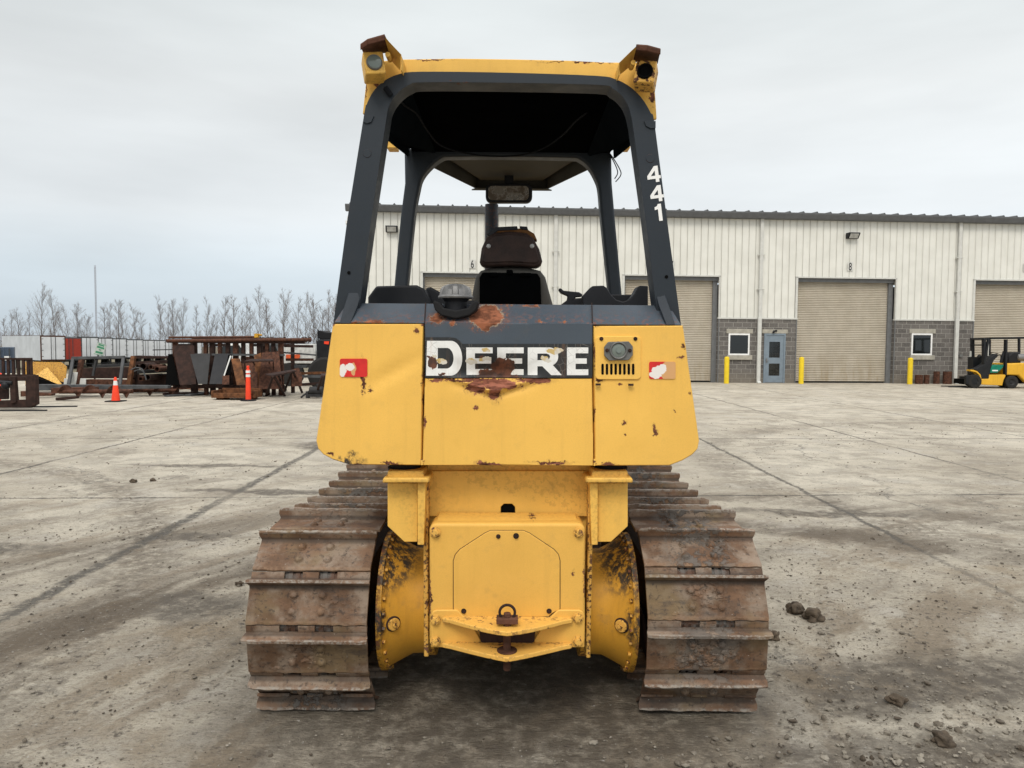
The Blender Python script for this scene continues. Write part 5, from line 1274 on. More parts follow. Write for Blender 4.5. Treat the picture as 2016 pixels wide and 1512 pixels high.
plate([(423,697),(450,696),(438,756),(412,756)], 21.7, 22.3, M['plastic'], 'blue-black plate leaning to the right beside the grey tapered plate')
plate([(446,700),(456,698),(452,757),(436,757)], 21.9, 22.35, M['black'], 'narrow black plate leaning behind the blue-black plate')
plate([(455,706),(472,706),(484,758),(466,758)], 21.6, 22.2, M['rustorange'], 'narrow orange rusty plate left of the orange post')
plate([(466,715),(507,715),(507,768),(474,768)], 21.8, 22.3, M['rustplain'], 'square brown plate just behind the orange post')
plate([(516,694),(549,692),(556,766),(508,766)], 21.8, 22.4, M['rustplain'], 'tall brown plate at the right end of the rack, behind the first trestle')
plate([(500,700),(514,694),(520,767),(505,767)], 21.9, 22.4, M['rustorange'], 'narrow upright rusty plate next to the tall brown plate')
plate([(576,727),(588,724),(595,742),(594,760),(574,761)], 21.8, 22.0, M['rustplain'], 'short curved rusty plate right of the trestle')
plate([(438,740),(451,739),(451,757),(437,757)], 21.2, 21.3, M['rustplain'], 'small rusty square of plate standing before the black plates')
plate([(453,700),(455,701),(442,740),(440,739)], 21.4, 21.9, M['trim'], 'thin pale strip of metal leaning across the plates', 'metal_strip', 'metal strip', None)
for i, (q, m, lab) in enumerate((([(345,706),(372,706),(374,762),(345,762)],'rustdark','dark sheet added to fill the rack gaps at its left end'),
    ([(398,704),(432,704),(432,762),(398,762)],'rustplain','brown sheet added to fill the rack gap behind the grey tapered plate'),
    ([(436,706),(470,708),(470,764),(436,764)],'rustdark','dark brown sheet added to fill the rack gap behind the pale metal strip'),
    ([(474,702),(500,702),(500,764),(474,764)],'rustplain','brown sheet added to fill the rack gap above the rusty tray'),
    ([(503,699),(536,700),(536,766),(503,766)],'rustdark','dark sheet added to fill the rack gap behind the steel table'),
    ([(536,690),(556,692),(556,766),(536,766)],'rustdark','dark sheet added to fill the rack gap at its far right end'))):
    plate(q, 23.1, 23.3, M[m], lab, 'gap_fill_sheet', 'dark fill sheet', 'sheets added to darken the rack gaps')  # added sheets that make the gaps between the uprights look dark
# timber and scrap at the foot of the rack
rs = random.Random(11)
for i, (u0, v0, u1, v1, hh, m, lab) in enumerate((
    (322,768,440,763,.10,'rustplain','long brown beam at the foot of the leaning plates'),
    (322,778,408,775,.07,'rustdark','dark flat bar lying in front of the brown beam'),
    (327,781,360,779,.05,'greysteel','short grey strip lying nearest the viewer at the left of the rack'),
    (370,780,410,776,.06,'greysteel','pale grey board lying before the leaning plates'),
    (412,775,430,773,.05,'greysteel','small flat block between the boards and the rusty tray'),
    (426,778,443,777,.06,'rustplain','short thick offcut beside the rusty tray'),
    (372,766,400,769,.03,'rustorange','thin orange strip lying across the beams'))):
    Y = floorY(max(v0, v1)); A, Bv = PG(u0, v0), PG(u1, v1); bm = BM(); d = (Bv-A); bar(bm, A + Vector((0,0,hh/2)), Bv + Vector((0,0,hh/2)), .22, hh) if abs(d.x) > abs(d.y) else bar(bm, A + Vector((0,0,hh/2)), Bv + Vector((0,0,hh/2)), .22, hh)
    c = (A+Bv)/2; single('scrap_bar', bm, M[m], lab, 'scrap metal', c, 'scrap at the foot of the rack', bevel=.008)
t0 = P(468, 765, 21.0); bm = BM()
box(bm, t0.x-.55, t0.x+.55, 20.6, 21.3, .06, .09); box(bm, t0.x-.60, t0.x-.55, 20.6, 21.3, .06, .26); box(bm, t0.x+.55, t0.x+.60, 20.6, 21.3, .06, .26); box(bm, t0.x-.55, t0.x+.55, 21.27, 21.3, .09, .30); box(bm, t0.x-.55, t0.x+.55, 20.6, 20.63, .09, .2)
box(bm, t0.x-.5, t0.x-.3, 20.7, 21.2, 0, .06); box(bm, t0.x+.3, t0.x+.5, 20.7, 21.2, 0, .06)
single('steel_tray', bm, M['rustorange'], 'rusty open steel tray on the ground behind the orange post', 'tray', (t0.x, 21, 0), bevel=.01)
# thin-legged steel table behind the post
def stand(name, lab, cat, tops, feet, mat, w=.04):
    pts = [P(*q) for q in tops]; c = sum(pts, Vector())/len(pts); t_ = thing(name, lab, cat, (c.x, c.y, 0)); OFF[0] = Vector((c.x, c.y, 0))
    bm = BM(); slab(bm, pts, (0,0,.04)); obj('top', bm, mat, t_)
    for (q, f_) in feet:
        bm = BM(); a = P(*q); b = Vector(PG(*f_)); bar(bm, a, b, w, w); obj('leg', bm, mat, t_)
    OFF[0] = Vector((0,0,0)); return t_
stand('steel_table', 'thin-legged steel table standing right of the orange post', 'table', [(481,713,21.2),(539,712,21.2),(534,709,22.0),(495,709,22.0)], [((482,713,21.2),(483,772)),((538,712,21.2),(538,769)),((500,710,21.9),(500,766)),((530,710,21.9),(531,764))], M['rustdark'], .03)
stand('trestle', 'dark steel trestle with splayed legs in front of the tall brown plate', 'trestle', [(522,739,20.6),(536,742,20.6),(583,732,21.3),(577,730,21.5)], [((537,741,20.6),(524,780)),((540,741,20.7),(561,780)),((574,733,21.4),(560,771)),((578,733,21.4),(595,773)),((548,739,20.9),(563,768))], M['rustdark'], .055)
stand('trestle', 'steel trestle mostly hidden behind the bulldozer, only its left legs in sight', 'trestle', [(632,742,20.4),(700,742,20.4),(700,738,21),(632,738,21)], [((634,741,20.4),(621,781)),((690,741,20.4),(700,781)),((640,739,20.9),(628,773))], M['rustdark'], .055)
# pump on the ground near the hidden trestle
a = P(622, 758, 21.6); bm = BM(); cyl(bm, (a.x-.18,21.6,.22), (a.x+.2,21.6,.22), .12, 20); box(bm, a.x-.2, a.x+.2, 21.5, 21.7, .04, .12); box(bm, a.x-.28, a.x-.2, 21.5, 21.7, 0, .2)
box(bm, a.x+.02, a.x+.12, 21.55, 21.65, .33, .42); tube(bm, [(a.x-.2,21.6,.2),(a.x-.3,21.55,.12),(a.x-.42,21.5,.02)], .03, 8)
single('pump', bm, M['darksteel'], 'small dark pump sitting on the ground between the two trestles', 'pump', (a.x, 21.6, 0), bevel=.01)
# stack of steel on the far right side of the rack
for i, (u0, v0, u1, v1, m, lab) in enumerate(((556,694,622,699,'greysteel','light steel bar sticking out at the height of the orange panel'),(560,681,616,682,'rustdark','dark bar above the orange panel, right of the rack'),(563,708,617,708,'rustplain','brown bar just under the orange panel'),(580,721,604,722,'greysteel','short grey bar below the orange panel'),(590,741,637,741,'greysteel','grey bar low on the pile near the bulldozer'),(592,735,640,734,'rustorange','rust-red beam low on the pile near the bulldozer'),(595,757,637,754,'rustdark','dark beam lying on the ground near the bulldozer'))):
    pole('steel_bar', M[m], (u0,v0), (u1,v1), 22.9+i*.05, 22.9+i*.05, .04 if i else .025, lab, 'steel bar', 'bars piled right of the rack', sq=True)
# white service truck behind the rack
tr0 = P(590, 700, 27.5); trk = thing('service_truck', 'white flatbed service truck behind the right end of the rack', 'truck', (tr0.x, 27.5, 0)); OFF[0] = Vector((tr0.x, 27.5, 0))
M['truckwhite'] = simple('truck_white', (.52,.52,.50), .45, var=.2)
TYK = 27.5
bm = BM(); ppx(bm, [(556,678),(620,677),(622,716),(556,716)], TYK, 1.8); obj('box_body', bm, M['truckwhite'], trk, bevel=.03)
bm = BM(); ppx(bm, [(556,717),(700,717),(700,724),(556,724)], TYK+.05, 1.7); obj('chassis', bm, M['darksteel'], trk)
bm = BM(); ppx(bm, [(624,690),(650,668),(690,668),(700,716),(624,716)], TYK, 1.8); obj('cab', bm, M['truckwhite'], trk, bevel=.05)
bm = BM(); ppx(bm, [(563,698),(590,698),(591,703),(588,706),(563,706)], TYK-.02, .015); obj('orange_panel', bm, simple('orange_panel', (.6,.10,.03), .5), trk)
for u in (572, 675):
    a = P(u, 735, TYK); bm = BM(); lathe(bm, [(-.12,0),(-.12,.42),(-.08,.46),(.12,.46),(.12,0)], (a.x, TYK+.12, .46), 'Y', 28); w_ = obj('wheel', bm, M['tyre'], trk)
OFF[0] = Vector((0,0,0))
# parked cars glimpsed between the uprights
def car(u0, u1, Y, mat, label):
    a, b = P(u0, 700, Y), P(u1, 700, Y); L = b.x - a.x; c = (a.x+b.x)/2; t_ = thing('parked_car', label, 'car', (c, Y, 0), 0, 'cars parked behind the rack'); OFF[0] = Vector((c, Y, 0))
    bm = BM(); prism(bm, [(a.x,.35),(a.x,.85),(a.x+L*.06,1.0),(a.x+L*.22,1.08),(a.x+L*.34,1.55),(a.x+L*.72,1.58),(a.x+L*.88,1.08),(b.x,.98),(b.x,.35)], Y, Y+1.75); obj('body', bm, mat, t_, bevel=.06, seg=3)
    bm = BM(); prism(bm, [(a.x+L*.27,1.1),(a.x+L*.36,1.47),(a.x+L*.70,1.5),(a.x+L*.82,1.1)], Y-.006, Y+.01); obj('window', bm, M['window'], t_)
    for k in (.18, .82):
        bm = BM(); lathe(bm, [(-.1,0),(-.1,.30),(-.07,.33),(.1,.33),(.1,0)], (a.x+L*k, Y+.09, .33), 'Y', 24); obj('wheel', bm, M['tyre'], t_)
    OFF[0] = Vector((0,0,0))
car(405, 500, 30, M['truckwhite'], 'white car glimpsed between the rack uprights')
car(500, 560, 34, M['greysteel'], 'grey car farther back behind the right part of the rack')
# dark loader partly hidden by the bulldozer
ld0 = P(650, 780, 24.5); ld = thing('loader', 'black wheeled loader mostly hidden behind the left edge of the bulldozer', 'loader', (ld0.x, 24.5, 0)); OFF[0] = Vector((ld0.x, 24.5, 0))
bm = BM(); ppx(bm, [(622,672),(628,668),(700,668),(700,730),(640,735),(624,715)], 24.5, 1.6); obj('body', bm, M['fkblack'], ld, bevel=.04)
bm = BM(); ppx(bm, [(626,650),(632,652),(640,654),(650,655),(700,655),(700,668),(628,668)], 24.6, 1.2); ppx(bm, [(624.5,649),(627,649),(627,672),(624.5,672)], 24.6, .06); obj('cab_top', bm, M['rubber'], ld, bevel=.02)
bm = BM(); ppx(bm, [(638,672),(648,672),(647,678),(638,677)], 24.47, .02); obj('marker_lamp', bm, M['orange'], ld)
for u in (640, 710): a = P(u, 740, 24.5); bm = BM(); lathe(bm, [(-.2,0),(-.2,.5),(-.12,.58),(.2,.58),(.2,0)], (a.x, 24.6, .58), 'Y', 28); obj('wheel', bm, M['tyre'], ld)
OFF[0] = Vector((0,0,0))
# fork attachment at the left edge
fa0 = PG(30, 800); FAY = 17.4; fa = thing('fork_attachment', 'black pallet fork attachment with a barred backrest at the left edge of the yard', 'fork attachment', (fa0.x, FAY, 0)); OFF[0] = Vector((fa0.x, FAY, 0))
bm = BM()
for u in (-16, -6, 5, 15, 25, 35, 45, 54, 60): ppx(bm, [(u-2.3,706),(u+2.3,706),(u+3.3,742),(u-1.5,742)], FAY+.6, .04)
ppx(bm, [(-20,704.5),(61,704.5),(61,708.5),(-20,708.5)], FAY+.585, .06); ppx(bm, [(-20,737),(66,737),(67,742),(-20,742)], FAY+.58, .07)
obj('backrest', bm, M['rustdark'], fa)
bm = BM(); ppx(bm, [(-40,790),(66,786),(70,796),(62,803),(0,803),(-40,806)], FAY, .10)
ppx(bm, [(50,740),(69,738),(71,796),(60,802),(50,800)], FAY-.05, .14); ppx(bm, [(18,741),(28,741),(32,792),(20,796)], FAY-.04, .12); ppx(bm, [(-40,742),(68,742),(68,750),(-40,750)], FAY+.05, .10); ppx(bm, [(-40,760),(16,760),(16,786),(-40,788)], FAY+.16, .05)
obj('carriage', bm, M['rustdark'], fa, bevel=.012)
for (u0, v0, u1, v1) in ((55,802,152,801),(0,809,92,809)):
    A, Bv = PG(u0, v0), PG(u1, v1); bm = BM(); d = (Bv-A).normalized(); n = Vector((-d.y, d.x, 0))*.06
    slab(bm, [A-n, A+n, Bv+n*.6, Bv-n*.6], (0,0,.03)); obj('fork', bm, M['darksteel'], fa, bevel=.004)
bm = BM(); a = P(8, 752, FAY); cyl(bm, (a.x-.3,FAY-.03,a.z), (a.x+.22,FAY-.03,a.z-.02), .045, 12); ball(bm, (a.x+.05,FAY-.02,a.z-.08), .10); obj('hydraulic_cylinder', bm, M['fkblack'], fa)
OFF[0] = Vector((0,0,0))
bm = BM(); a = P(-2, 745, 18.6); ball(bm, (a.x, 18.6, a.z), .12, 3, (1,1,1.2)); cyl(bm, (a.x,18.6,a.z-.35), (a.x,18.6,a.z), .05, 10); ball(bm, (a.x,18.6,a.z-.2), .09); cyl(bm, (a.x,18.6,0), (a.x,18.6,a.z-.3), .03, 10)
single('marker_float', bm, M['orange'], 'pink-orange marker post just inside the left edge behind the forks', 'marker', (a.x, 18.6, 0))
# yellow loader bucket
BKY = 22.8; b0 = P(95, 757, BKY); bk = thing('loader_bucket', 'worn yellow loader bucket lying behind the fork attachment', 'loader bucket', (b0.x, BKY, 0)); OFF[0] = Vector((b0.x, BKY, 0))
bm = BM(); slab(bm, [P(50,712,BKY+.9), P(120,713,BKY+.9), P(131,722,BKY+.8), P(128,757,BKY+.5), P(50,757,BKY+.5)], (0,.03,0)); obj('shell', bm, paint('bucket_paint', (.52,.27,.03), chips=.60, dirt=.5), bk)
bm = BM(); slab(bm, [P(71,738,BKY+.2), P(92,723,BKY+.6), P(121,756,BKY-.1), P(115,757,BKY-.1)], (0,.03,0)); obj('side_plate', bm, M['yellow_dirty'], bk)
bm = BM(); slab(bm, [P(64,742,BKY+.0), P(116,757,BKY+.0), P(60,758,BKY+.0)], (0,.5,0)); obj('floor', bm, M['black'], bk)
bm = BM(); slab(bm, [P(50,757,BKY), P(130,757,BKY), P(130,760,BKY), P(50,760,BKY)], (0,.6,0)); obj('cutting_edge', bm, M['rustdark'], bk)
OFF[0] = Vector((0,0,0))
# leaning tube frame
TFY = 22.2; c0 = P(190, 758, TFY); tf = thing('tube_frame', 'grey rectangular tube frame standing tilted behind the traffic cone', 'steel frame', (c0.x, TFY, 0)); OFF[0] = Vector((c0.x, TFY, 0))
for nm, a, b in (('top_bar',(142,705),(246,703)),('leg',(144,706),(135,758)),('leg',(243,704),(236,758))):
    bm = BM(); bar(bm, P(a[0],a[1],TFY+.3), P(b[0],b[1],TFY-.1 if nm == 'leg' else TFY+.3), .085, .085); obj(nm, bm, M['greysteel'], tf, bevel=.008)
bm = BM(); bar(bm, P(190,706,TFY+.33), P(183,740,TFY+.2), .06, .06); obj('brace', bm, M['darksteel'], tf)
OFF[0] = Vector((0,0,0))
for a, b, Y, r, m, lab in (((161,707),(152,758),22.5,.06,'rustplain','brown square post leaning inside the tube frame on its left'),((263,702),(254,758),22.5,.06,'rustorange','rust-brown square post leaning right of the tube frame')):
    pole('steel_post', M[m], a, b, Y+.3, Y, r, lab, 'steel post', None, sq=True)
def beam(pts, Y, dy, m, lab, name='steel_beam', cat='steel beam', group='beams in the scrap pile'):
    bm = BM(); q = Wl(pts, Y); prism(bm, q, Y, Y+dy); c = Vector((sum(k[0] for k in q)/len(q), Y, min(k[1] for k in q)))
    return single(name, bm, M[m], lab, cat, c, group, bevel=.01)
beam([(160,725),(262,722),(262,745),(160,745)], 23.2, .4, 'rustdark', 'deep brown beam seen through the tube frame')
beam([(168,747),(256,748),(256,758),(168,758)], 22.9, .3, 'rustplain', 'brown beam on the ground inside the tube frame')
beam([(72,757),(330,759),(330,765),(72,769)], 21.7, .25, 'greysteel', 'long pale grey beam lying behind the traffic cone')
beam([(100,764),(185,762),(187,772),(100,775)], 21.3, .25, 'rustplain', 'reddish brown beam lying in front of the grey beam')
beam([(40,770),(101,775),(101,779),(40,781)], 20.8, .2, 'rustplain', 'dull red bar behind the tips of the forks')
beam([(109,783),(150,780),(150,785),(116,789),(109,788)], 20.0, .15, 'rustdark', 'dark square tube lying nearest, left of the augers')
beam([(181,718),(263,715),(263,721),(181,724)], 23.9, .3, 'darksteel', 'dark beam lying highest, behind the sign')
beam([(126,745),(141,745),(136,757),(125,757)], 22.3, .02, 'trim', 'white board standing left of the grey frame leg', 'board', 'board', 'white boards in the pile')
beam([(142,733),(153,733),(149,757),(138,757)], 22.35, .02, 'trim', 'tall white board between the left legs of the frame', 'board', 'board', 'white boards in the pile')
beam([(158,745),(169,745),(169,757),(156,757)], 22.4, .02, 'trim', 'small white board with a dark blot right of the brown post', 'board', 'board', 'white boards in the pile')
beam([(262,700),(345,702),(345,706),(262,706)], 23.5, .4, 'rustdark', 'dark rail along the top of the clutter left of the rack')
beam([(264,712),(332,709),(332,716),(264,718)], 23.3, .3, 'rustdark', 'dark beam in the clutter left of the rack, second from the top')
beam([(270,729),(332,727),(332,733),(270,736)], 23.1, .3, 'darksteel', 'black beam in the clutter left of the rack, halfway down')
beam([(258,738),(340,736),(340,760),(258,762)], 23.4, .5, 'rustdark', 'broad rusty plate low in the clutter left of the rack')
beam([(300,688),(345,687),(345,689),(300,690)], 23.0, .05, 'darksteel', 'thin dark rod jutting left from the rack')
# pipes seen end-on in the clutter
for i, (u, v, r) in enumerate(((291,721,.11),(306,722,.07),(280,720,.05),(318,726,.08),(300,742,.09),(286,745,.07))):
    a = P(u, v, 22.9); bm = BM(); lathe(bm, [(0,r*.8),(0,r),(.9,r),(.9,r*.8)], (a.x, 22.6, a.z), 'Y', 18); cyl(bm, (a.x,23.2,a.z), (a.x,23.21,a.z), r*.8, 12)
    single('pipe_end', bm, M['rustplain'] if i % 2 else M['rustdark'], ['widest round pipe end in the clutter left of the rack','second pipe end right beside the widest one','smallest pipe end left of the widest one','pipe end nearest the rack','lower pipe end under the widest one','lowest left pipe end in the clutter'][i], 'pipe', (a.x, 22.6, a.z-r), 'pipes seen end-on in the clutter')
for i, (q, lab) in enumerate((([(258,728),(268,724),(280,727),(285,740)], 'pale curved strip arching over the lower clutter, the upper of two'), ([(264,731),(276,728),(284,735),(288,748)], 'pale curved strip arching over the lower clutter, the lower of two'))):
    bm = BM(); tube(bm, path([P(u, v, 22.3) for u, v in q]), .018, 8); a = P(*q[0], 22.3); single('bent_strip', bm, M['greysteel'], lab, 'bent strip', a, 'bent strips in the clutter')
# augers
def auger(u0, v0, u1, v1, r, lab):
    A, Bv = PG(u0, v0), PG(u1, v1); A.z = Bv.z = r*.98; L = (Bv-A).length; d = (Bv-A).normalized(); X_, Y_ = frame_of(d)
    t_ = thing('auger', lab, 'auger', (A.x, A.y, 0), 0, 'rusty augers lying on the ground'); OFF[0] = Vector((A.x, A.y, 0))
    bm = BM(); cyl(bm, A, Bv, r*.32, 14); obj('shaft', bm, M['rustplain'], t_)
    bm = BM(); n = int(L/.62*20); prev = None
    for k in range(n+1):
        a = 2*math.pi*k/20; p = A + d*(L*k/n); o = X_*math.cos(a) + Y_*math.sin(a)
        q = [bm.verts.new(p + o*r*.3), bm.verts.new(p + o*r), bm.verts.new(p + o*r + d*.012), bm.verts.new(p + o*r*.3 + d*.012)]
        if prev:
            for i in range(4): bm.faces.new((prev[i], prev[(i+1)%4], q[(i+1)%4], q[i]))
        prev = q
    obj('flight', bm, M['rustplain'], t_); OFF[0] = Vector((0,0,0))
auger(117, 784, 262, 783, .19, 'rusty auger lying directly behind the traffic cone')
auger(262, 779, 352, 779, .16, 'rusty auger lying right of the traffic cone, before the rack')
# tilted sign
sg0 = P(197, 712, 24.0); sg = thing('tilted_sign', 'white sign with green bands, tilted to the right, standing in the pile', 'sign', (sg0.x, 24.0, 0)); OFF[0] = Vector((sg0.x, 24.0, 0))
sp4 = [(192,673),(209,679),(203,701),(184,697)]
bm = BM(); ppx(bm, sp4, 24.0, .02); obj('panel', bm, simple('sign_face', (.46,.50,.46), .5), sg)
def sgp(a, b): # bilinear on the panel
    t0 = [sp4[0][i]+(sp4[1][i]-sp4[0][i])*a for i in (0,1)]; t1 = [sp4[3][i]+(sp4[2][i]-sp4[3][i])*a for i in (0,1)]; return (t0[0]+(t1[0]-t0[0])*b, t0[1]+(t1[1]-t0[1])*b)
M['signgreen'] = simple('sign_green', (.05,.22,.12), .5)
bm = BM()
for a0, a1, b0, b1 in ((.2,.8,.10,.22),(.12,.9,.28,.44),(.38,.58,.52,.60),(.12,.88,.70,.86)): ppx(bm, [sgp(a0,b0), sgp(a1,b0), sgp(a1,b1), sgp(a0,b1)], 23.995, .004)
for e0, e1 in (((.02,.02),(.98,.05)),((.02,.95),(.98,.98))): ppx(bm, [sgp(e0[0],e0[1]), sgp(e1[0],e0[1]), sgp(e1[0],e1[1]), sgp(e0[0],e1[1])], 23.995, .004)
obj('green_bands', bm, M['signgreen'], sg)
bm = BM(); a = P(193, 700, 24.03); b = P(188, 716, 24.03); bar(bm, a, (b.x-.1, 24.03, 0), .05, .03); obj('post', bm, M['darksteel'], sg)
OFF[0] = Vector((0,0,0))
# shipping container at the far left
CYD = 60.0; b = P(27, 684, CYD); zc = b.z; zg = zc - 2.6
ct = thing('shipping_container', 'dark blue-grey shipping container in front of the first white trailer', 'container', (b.x, CYD, zg), R(33))
M['contblue'] = simple('container_blue', (.075,.10,.14), .5)
bm = BM(); pts = []; xx = -2.44
while xx < -.2: pts += [(xx, 0), (xx+.07, .05), (xx+.19, .05), (xx+.26, 0)]; xx += .30
pts += [(0, 0), (0, 6), (-2.44, 6)]; prismz(bm, pts, 0, 2.6); obj('body', bm, M['contblue'], ct, smooth=False, off=(0,0,0))
for k in range(4):
    bm = BM(); x_ = -.3 - k*.6; cyl(bm, (x_,-.04,.1), (x_,-.04,2.5), .03, 8); obj('lock_rod', bm, M['greysteel'], ct, off=(0,0,0))
for x_ in (-.45, -1.5):
    bm = BM(); box(bm, x_-.2, x_+.2, -.03, -.02, 1.55, 1.9); obj('placard', bm, M['white'], ct, off=(0,0,0))

# row of semi-trailers
M['trwhite'] = simple('trailer_white', (.66,.68,.70), .45, var=.10, scale=.6); M['trred'] = simple('trailer_red', (.33,.045,.03), .5, var=.1); M['trgrey'] = simple('trailer_side', (.54,.57,.60), .45, var=.1, scale=.8)
TA = R(50)
def trailer(u, vt, Y, doorm, lab, L=13.5, rust=False):
    """u = image column of the rear's left edge"""
    A = P(u, vt, Y); zt_ = A.z; zg_ = zt_ - 4.0; t_ = thing('semi_trailer', lab, 'trailer', (A.x, A.y, zg_), TA, 'white semi-trailers parked in a row')
    # local: x along the rear face (to the right), y forward
    def T(name, bm, mat, par=None, **k): return obj(name, bm, mat, par or t_, off=(0,0,0), **k)
    bm = BM(); box(bm, 0, 2.6, .06, L, 1.15, 4.0)
    T('box_body', bm, M['trgrey'] if L > 10 and not rust else M['trgrey'], bevel=.03)
    bm = BM(); box(bm, 0, .12, .0, .059, 1.15, 4.0); box(bm, 2.48, 2.6, .0, .059, 1.15, 4.0); box(bm, .12, 2.48, .0, .059, 3.86, 4.0); box(bm, .12, 2.48, .0, .059, 1.15, 1.27); box(bm, -.01, 2.61, -.01, L, 3.985, 4.02)
    T('rear_frame', bm, M['rustplain'] if rust else M['greysteel'])
    for x0 in (.13, 1.31):
        bm = BM(); box(bm, x0, x0+1.16, -.02, .055, 1.28, 3.85); dd = T('rear_door', bm, doorm)
        bm = BM(); xx = x0 + (.95 if x0 < 1 else .21); cyl(bm, (xx,-.05,1.25), (xx,-.05,3.88), .03, 6)
        for zz in (1.6, 2.3, 3.0, 3.6): box(bm, (x0 if x0 < 1 else x0+1.0), (x0+.16 if x0 < 1 else x0+1.16), -.04, -.021, zz, zz+.06)
        T('lock_rod', bm, M['greysteel'], dd)
    bm = BM(); box(bm, .9, 1.7, 1.0, L, .95, 1.15); box(bm, .3, .4, .2, .3, .5, 1.15); box(bm, 2.2, 2.3, .2, .3, .5, 1.15); box(bm, .3, 2.3, .15, .3, .45, .55); box(bm, .6, .7, L-3, L-2.9, 0, 1.15); box(bm, 1.9, 2.0, L-3, L-2.9, 0, 1.15); T('underframe', bm, M['darksteel'])
    for yy in (1.4, 2.6):
        for xx in (.15, 2.1):
            bm = BM(); lathe(bm, [(0,0),(0,.48),(.05,.52),(.33,.52),(.35,.48),(.35,0)], (xx, yy, .52), 'X', 18); T('wheel', bm, M['tyre'])
tl = [(79,660.5,84,M['trwhite'],'nearest white semi-trailer, its long pale side and rear doors right of the dark container',True),
      (116,664,91,M['trred'],'semi-trailer with dark red rear doors between two white ones',False),
      (152,663,96,M['trwhite'],'white semi-trailer directly right of the red-doored one',False),
      (183,664.5,101,M['trwhite'],'white semi-trailer behind the tilted green and white sign',False),
      (213,666,107,M['trwhite'],'white semi-trailer just right of the tilted sign',False),
      (248,668,113,M['trwhite'],'sixth semi-trailer of the row, counted from the dark container',False),
      (272,669,119,M['trwhite'],'seventh semi-trailer of the row, counted from the dark container',False),
      (296,669.5,125,M['trwhite'],'eighth semi-trailer of the row, left of the rack',False),
      (320,670,131,M['trwhite'],'ninth semi-trailer of the row, above the left end of the rack',False),
      (345,670.5,137,M['trwhite'],'tenth semi-trailer of the row, glimpsed behind the tall leaning plate',False),
      (372,671,143,M['trwhite'],'farthest semi-trailer of the row, glimpsed behind the rack',False)]
for a in tl: trailer(a[0], a[1], a[2], a[3], a[4], rust=a[5])
# radio mast
Yt = 420; bt = P(187, 522, Yt); base = P(191, 660, Yt); bm = BM()
for k in range(3):
    a = 2*math.pi*k/3; o = Vector((math.cos(a), math.sin(a), 0))*.42; cyl(bm, Vector((bt.x,Yt,-8)) + o, Vector((bt.x,Yt,bt.z)) + o, .07, 5)
z_ = -8; k = 0
while z_ < bt.z - 1.4:
    for j in range(3):
        a0 = 2*math.pi*j/3; a1 = 2*math.pi*((j+1) % 3)/3; p0 = Vector((bt.x+.42*math.cos(a0),Yt+.42*math.sin(a0),z_)); p1 = Vector((bt.x+.42*math.cos(a1),Yt+.42*math.sin(a1),z_+1.4)); bar(bm, p0, p1, .04, .04)
    z_ += 1.4
single('radio_mast', bm, simple('mast_paint', (.20,.17,.18), .6), 'tall thin lattice radio mast rising above the bare trees', 'radio mast', (bt.x, Yt, -8))

# ------------------------------------------------------------------ bare trees
M['bark'] = simple('bark', (.115,.098,.09), .9, scale=2, rnd=True); M['twig'] = simple('twigs', (.19,.16,.145), .9, scale=2, rnd=True)
def tree_meshes(seed, H, wide, clump):
    r = random.Random(seed); tb = BM(); cb = BM(); segs_ = []
    def grow(p, d, L, rad, lev, out):
        n = 4 if lev < 2 else 3; pts = [p]; dd = d.copy()
        for k in range(n):
            dd = (dd + Vector((r.uniform(-1,1), r.uniform(-1,1), r.uniform(-.2,.6)))*(.045 + .04*lev)).normalized(); pts.append(pts[-1] + dd*L/n)
        rr2 = [rad*.72*(1 - .7*k/n) for k in range(n+1)]
        tube(out, pts, rr2, 5 if lev < 2 else 3, False)
        return pts, dd
    stems = 1 if not clump else r.choice((2,3))
    for s in range(stems):
        az = r.uniform(0, 6.28); lean = .0 if stems == 1 else .22
        d0 = Vector((math.cos(az)*lean, math.sin(az)*lean, 1)).normalized(); HH = H*(1 if s == 0 else r.uniform(.75,.95))
        pts, dd = grow(Vector((0,0,0)), d0, HH, .13 if stems == 1 else .09, 0, tb)
        def at(t_):
            f_ = t_*(len(pts)-1); i = min(int(f_), len(pts)-2); return pts[i].lerp(pts[i+1], f_-i)
        nb = int(22 / stems) + 5
        for k in range(nb):
            t_ = .20 + .78*(k + r.random())/nb; p = at(t_); a = r.uniform(0, 6.28); up = r.uniform(.8, 2.4)
            d1 = Vector((math.cos(a), math.sin(a), up)).normalized(); L1 = HH*wide*(1.12 - t_)*r.uniform(.6,1.1) + .5
            p1, _ = grow(p, d1, L1, .045*(1.15-t_)+.012, 1, cb)
            for j in range(6):
                q = p1[r.randint(1, len(p1)-1)]; a2 = r.uniform(0, 6.28); d2 = (d1*1.1 + Vector((math.cos(a2), math.sin(a2), r.uniform(.1,1.0)))*.8).normalized(); L2 = L1*r.uniform(.25,.5)+.2
                p2, _ = grow(q, d2, L2, .020, 2, cb)
                for m_ in range(4):
                    q3 = p2[r.randint(1, len(p2)-1)]; a3 = r.uniform(0, 6.28); d3 = (d2 + Vector((math.cos(a3), math.sin(a3), r.uniform(0,.9)))*.8).normalized()
                    e_ = q3 + d3*(L2*r.uniform(.3,.7)+.15); tube(cb, [q3, e_], [.008, .004], 3, False)
    mt = []
    for nm, b_, m_ in (('trunk', tb, M['bark']), ('crown', cb, M['twig'])):
        me = bpy.data.meshes.new(nm); b_.to_mesh(me); b_.free(); me.materials.append(m_); mt.append(me)
    return mt
variants = [tree_meshes(s, 12, w, c) for s, w, c in ((1,.17,0),(2,.32,0),(3,.21,1),(4,.12,0),(5,.34,1),(6,.24,0),(8,.18,1))]
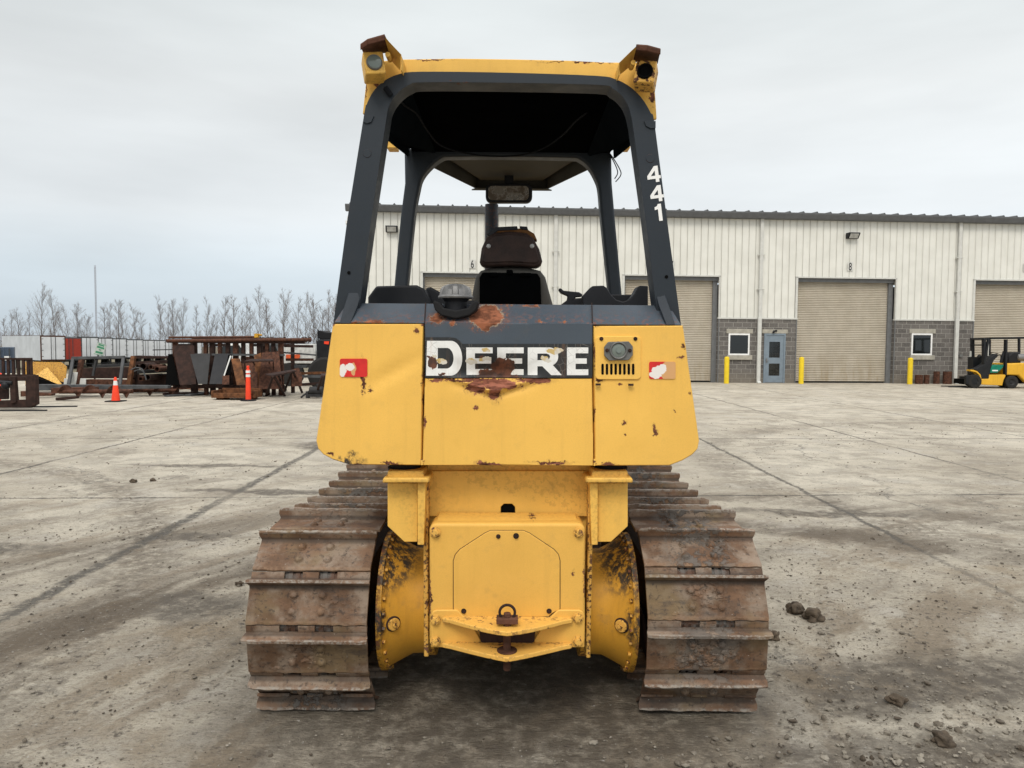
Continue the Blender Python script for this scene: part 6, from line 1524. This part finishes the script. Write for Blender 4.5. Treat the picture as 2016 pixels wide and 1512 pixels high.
tls = [(8,628),(22,618),(40,612),(58,618),(78,566),(94,612),(108,578),(138,597),(152,602),(168,600),(205,605),(217,598),(234,592),(248,590),(278,600),(294,638),(312,600),(333,582),(343,590),(356,592),(385,604),(402,604),(418,586),(441,584),(458,588),(478,586),(492,604),(514,571),(530,590),(542,574),(558,580),(583,592),(600,577),(616,590),(631,579),(645,574),(656,586),(668,580)]
words = ['first','second','third','fourth','fifth','sixth','seventh','eighth','ninth','tenth','eleventh','twelfth','thirteenth','fourteenth','fifteenth','sixteenth','seventeenth','eighteenth','nineteenth','twentieth']
rt = random.Random(5); N_ = len(tls)
for i, (u, v) in enumerate(tls):
    Y = rt.uniform(145, 172); p = P(u, v, Y); zg_ = -2.3; H = p.z - zg_; k = rt.randrange(7); mt = variants[k]
    lab = ('%s bare tree from the left edge in the row behind the trailers' % words[i]) if i < 20 else ('bare tree behind the rack, %s from the bulldozer going left' % words[N_-1-i])
    if u == 78: lab = 'tallest bare tree left of the radio mast, above the first trailer'
    if u == 514: lab = 'slender tallest bare tree above the middle of the rack'
    t_ = thing('bare_tree', lab, 'tree', (p.x, Y, zg_), rt.uniform(0, 6.28), 'bare trees along the horizon')
    s = H/12.2; sw = s*rt.uniform(.7,1.2); t_.scale = (sw, sw, s)
    for nm, me in (('trunk', mt[0]), ('crown', mt[1])):
        o = bpy.data.objects.new(nm, me); COL.objects.link(o); o.parent = t_
# brushwood filling the gaps low between the trunks
bm = BM(); rb = random.Random(9)
for k in range(1700):
    u = rb.uniform(-60, 700); Y = rb.uniform(150, 178); b_ = P(u, 680, Y); h_ = rb.uniform(2.5, 6.5)
    p0 = Vector((b_.x, Y, -2.4)); d = Vector((rb.uniform(-.25,.25), rb.uniform(-.2,.2), 1)).normalized(); tube(bm, [p0, p0 + d*h_*.5, p0 + d*h_ + Vector((rb.uniform(-.4,.4),0,0))], [.035,.022,.008], 3, False)
    for j in range(5):
        q = p0 + d*h_*rb.uniform(.3,.95); tube(bm, [q, q + Vector((rb.uniform(-1,1), rb.uniform(-1,1), rb.uniform(.3,1.2)))*.9], [.014,.006], 3, False)
tag(obj('brushwood', bm, M['twig'], smooth=False), 'low tangle of leafless brush between the bare trees on the horizon', 'brush', kind='stuff')

scene.render.engine = 'CYCLES'
scene.cycles.max_bounces = 5; scene.cycles.diffuse_bounces = 3; scene.cycles.glossy_bounces = 2
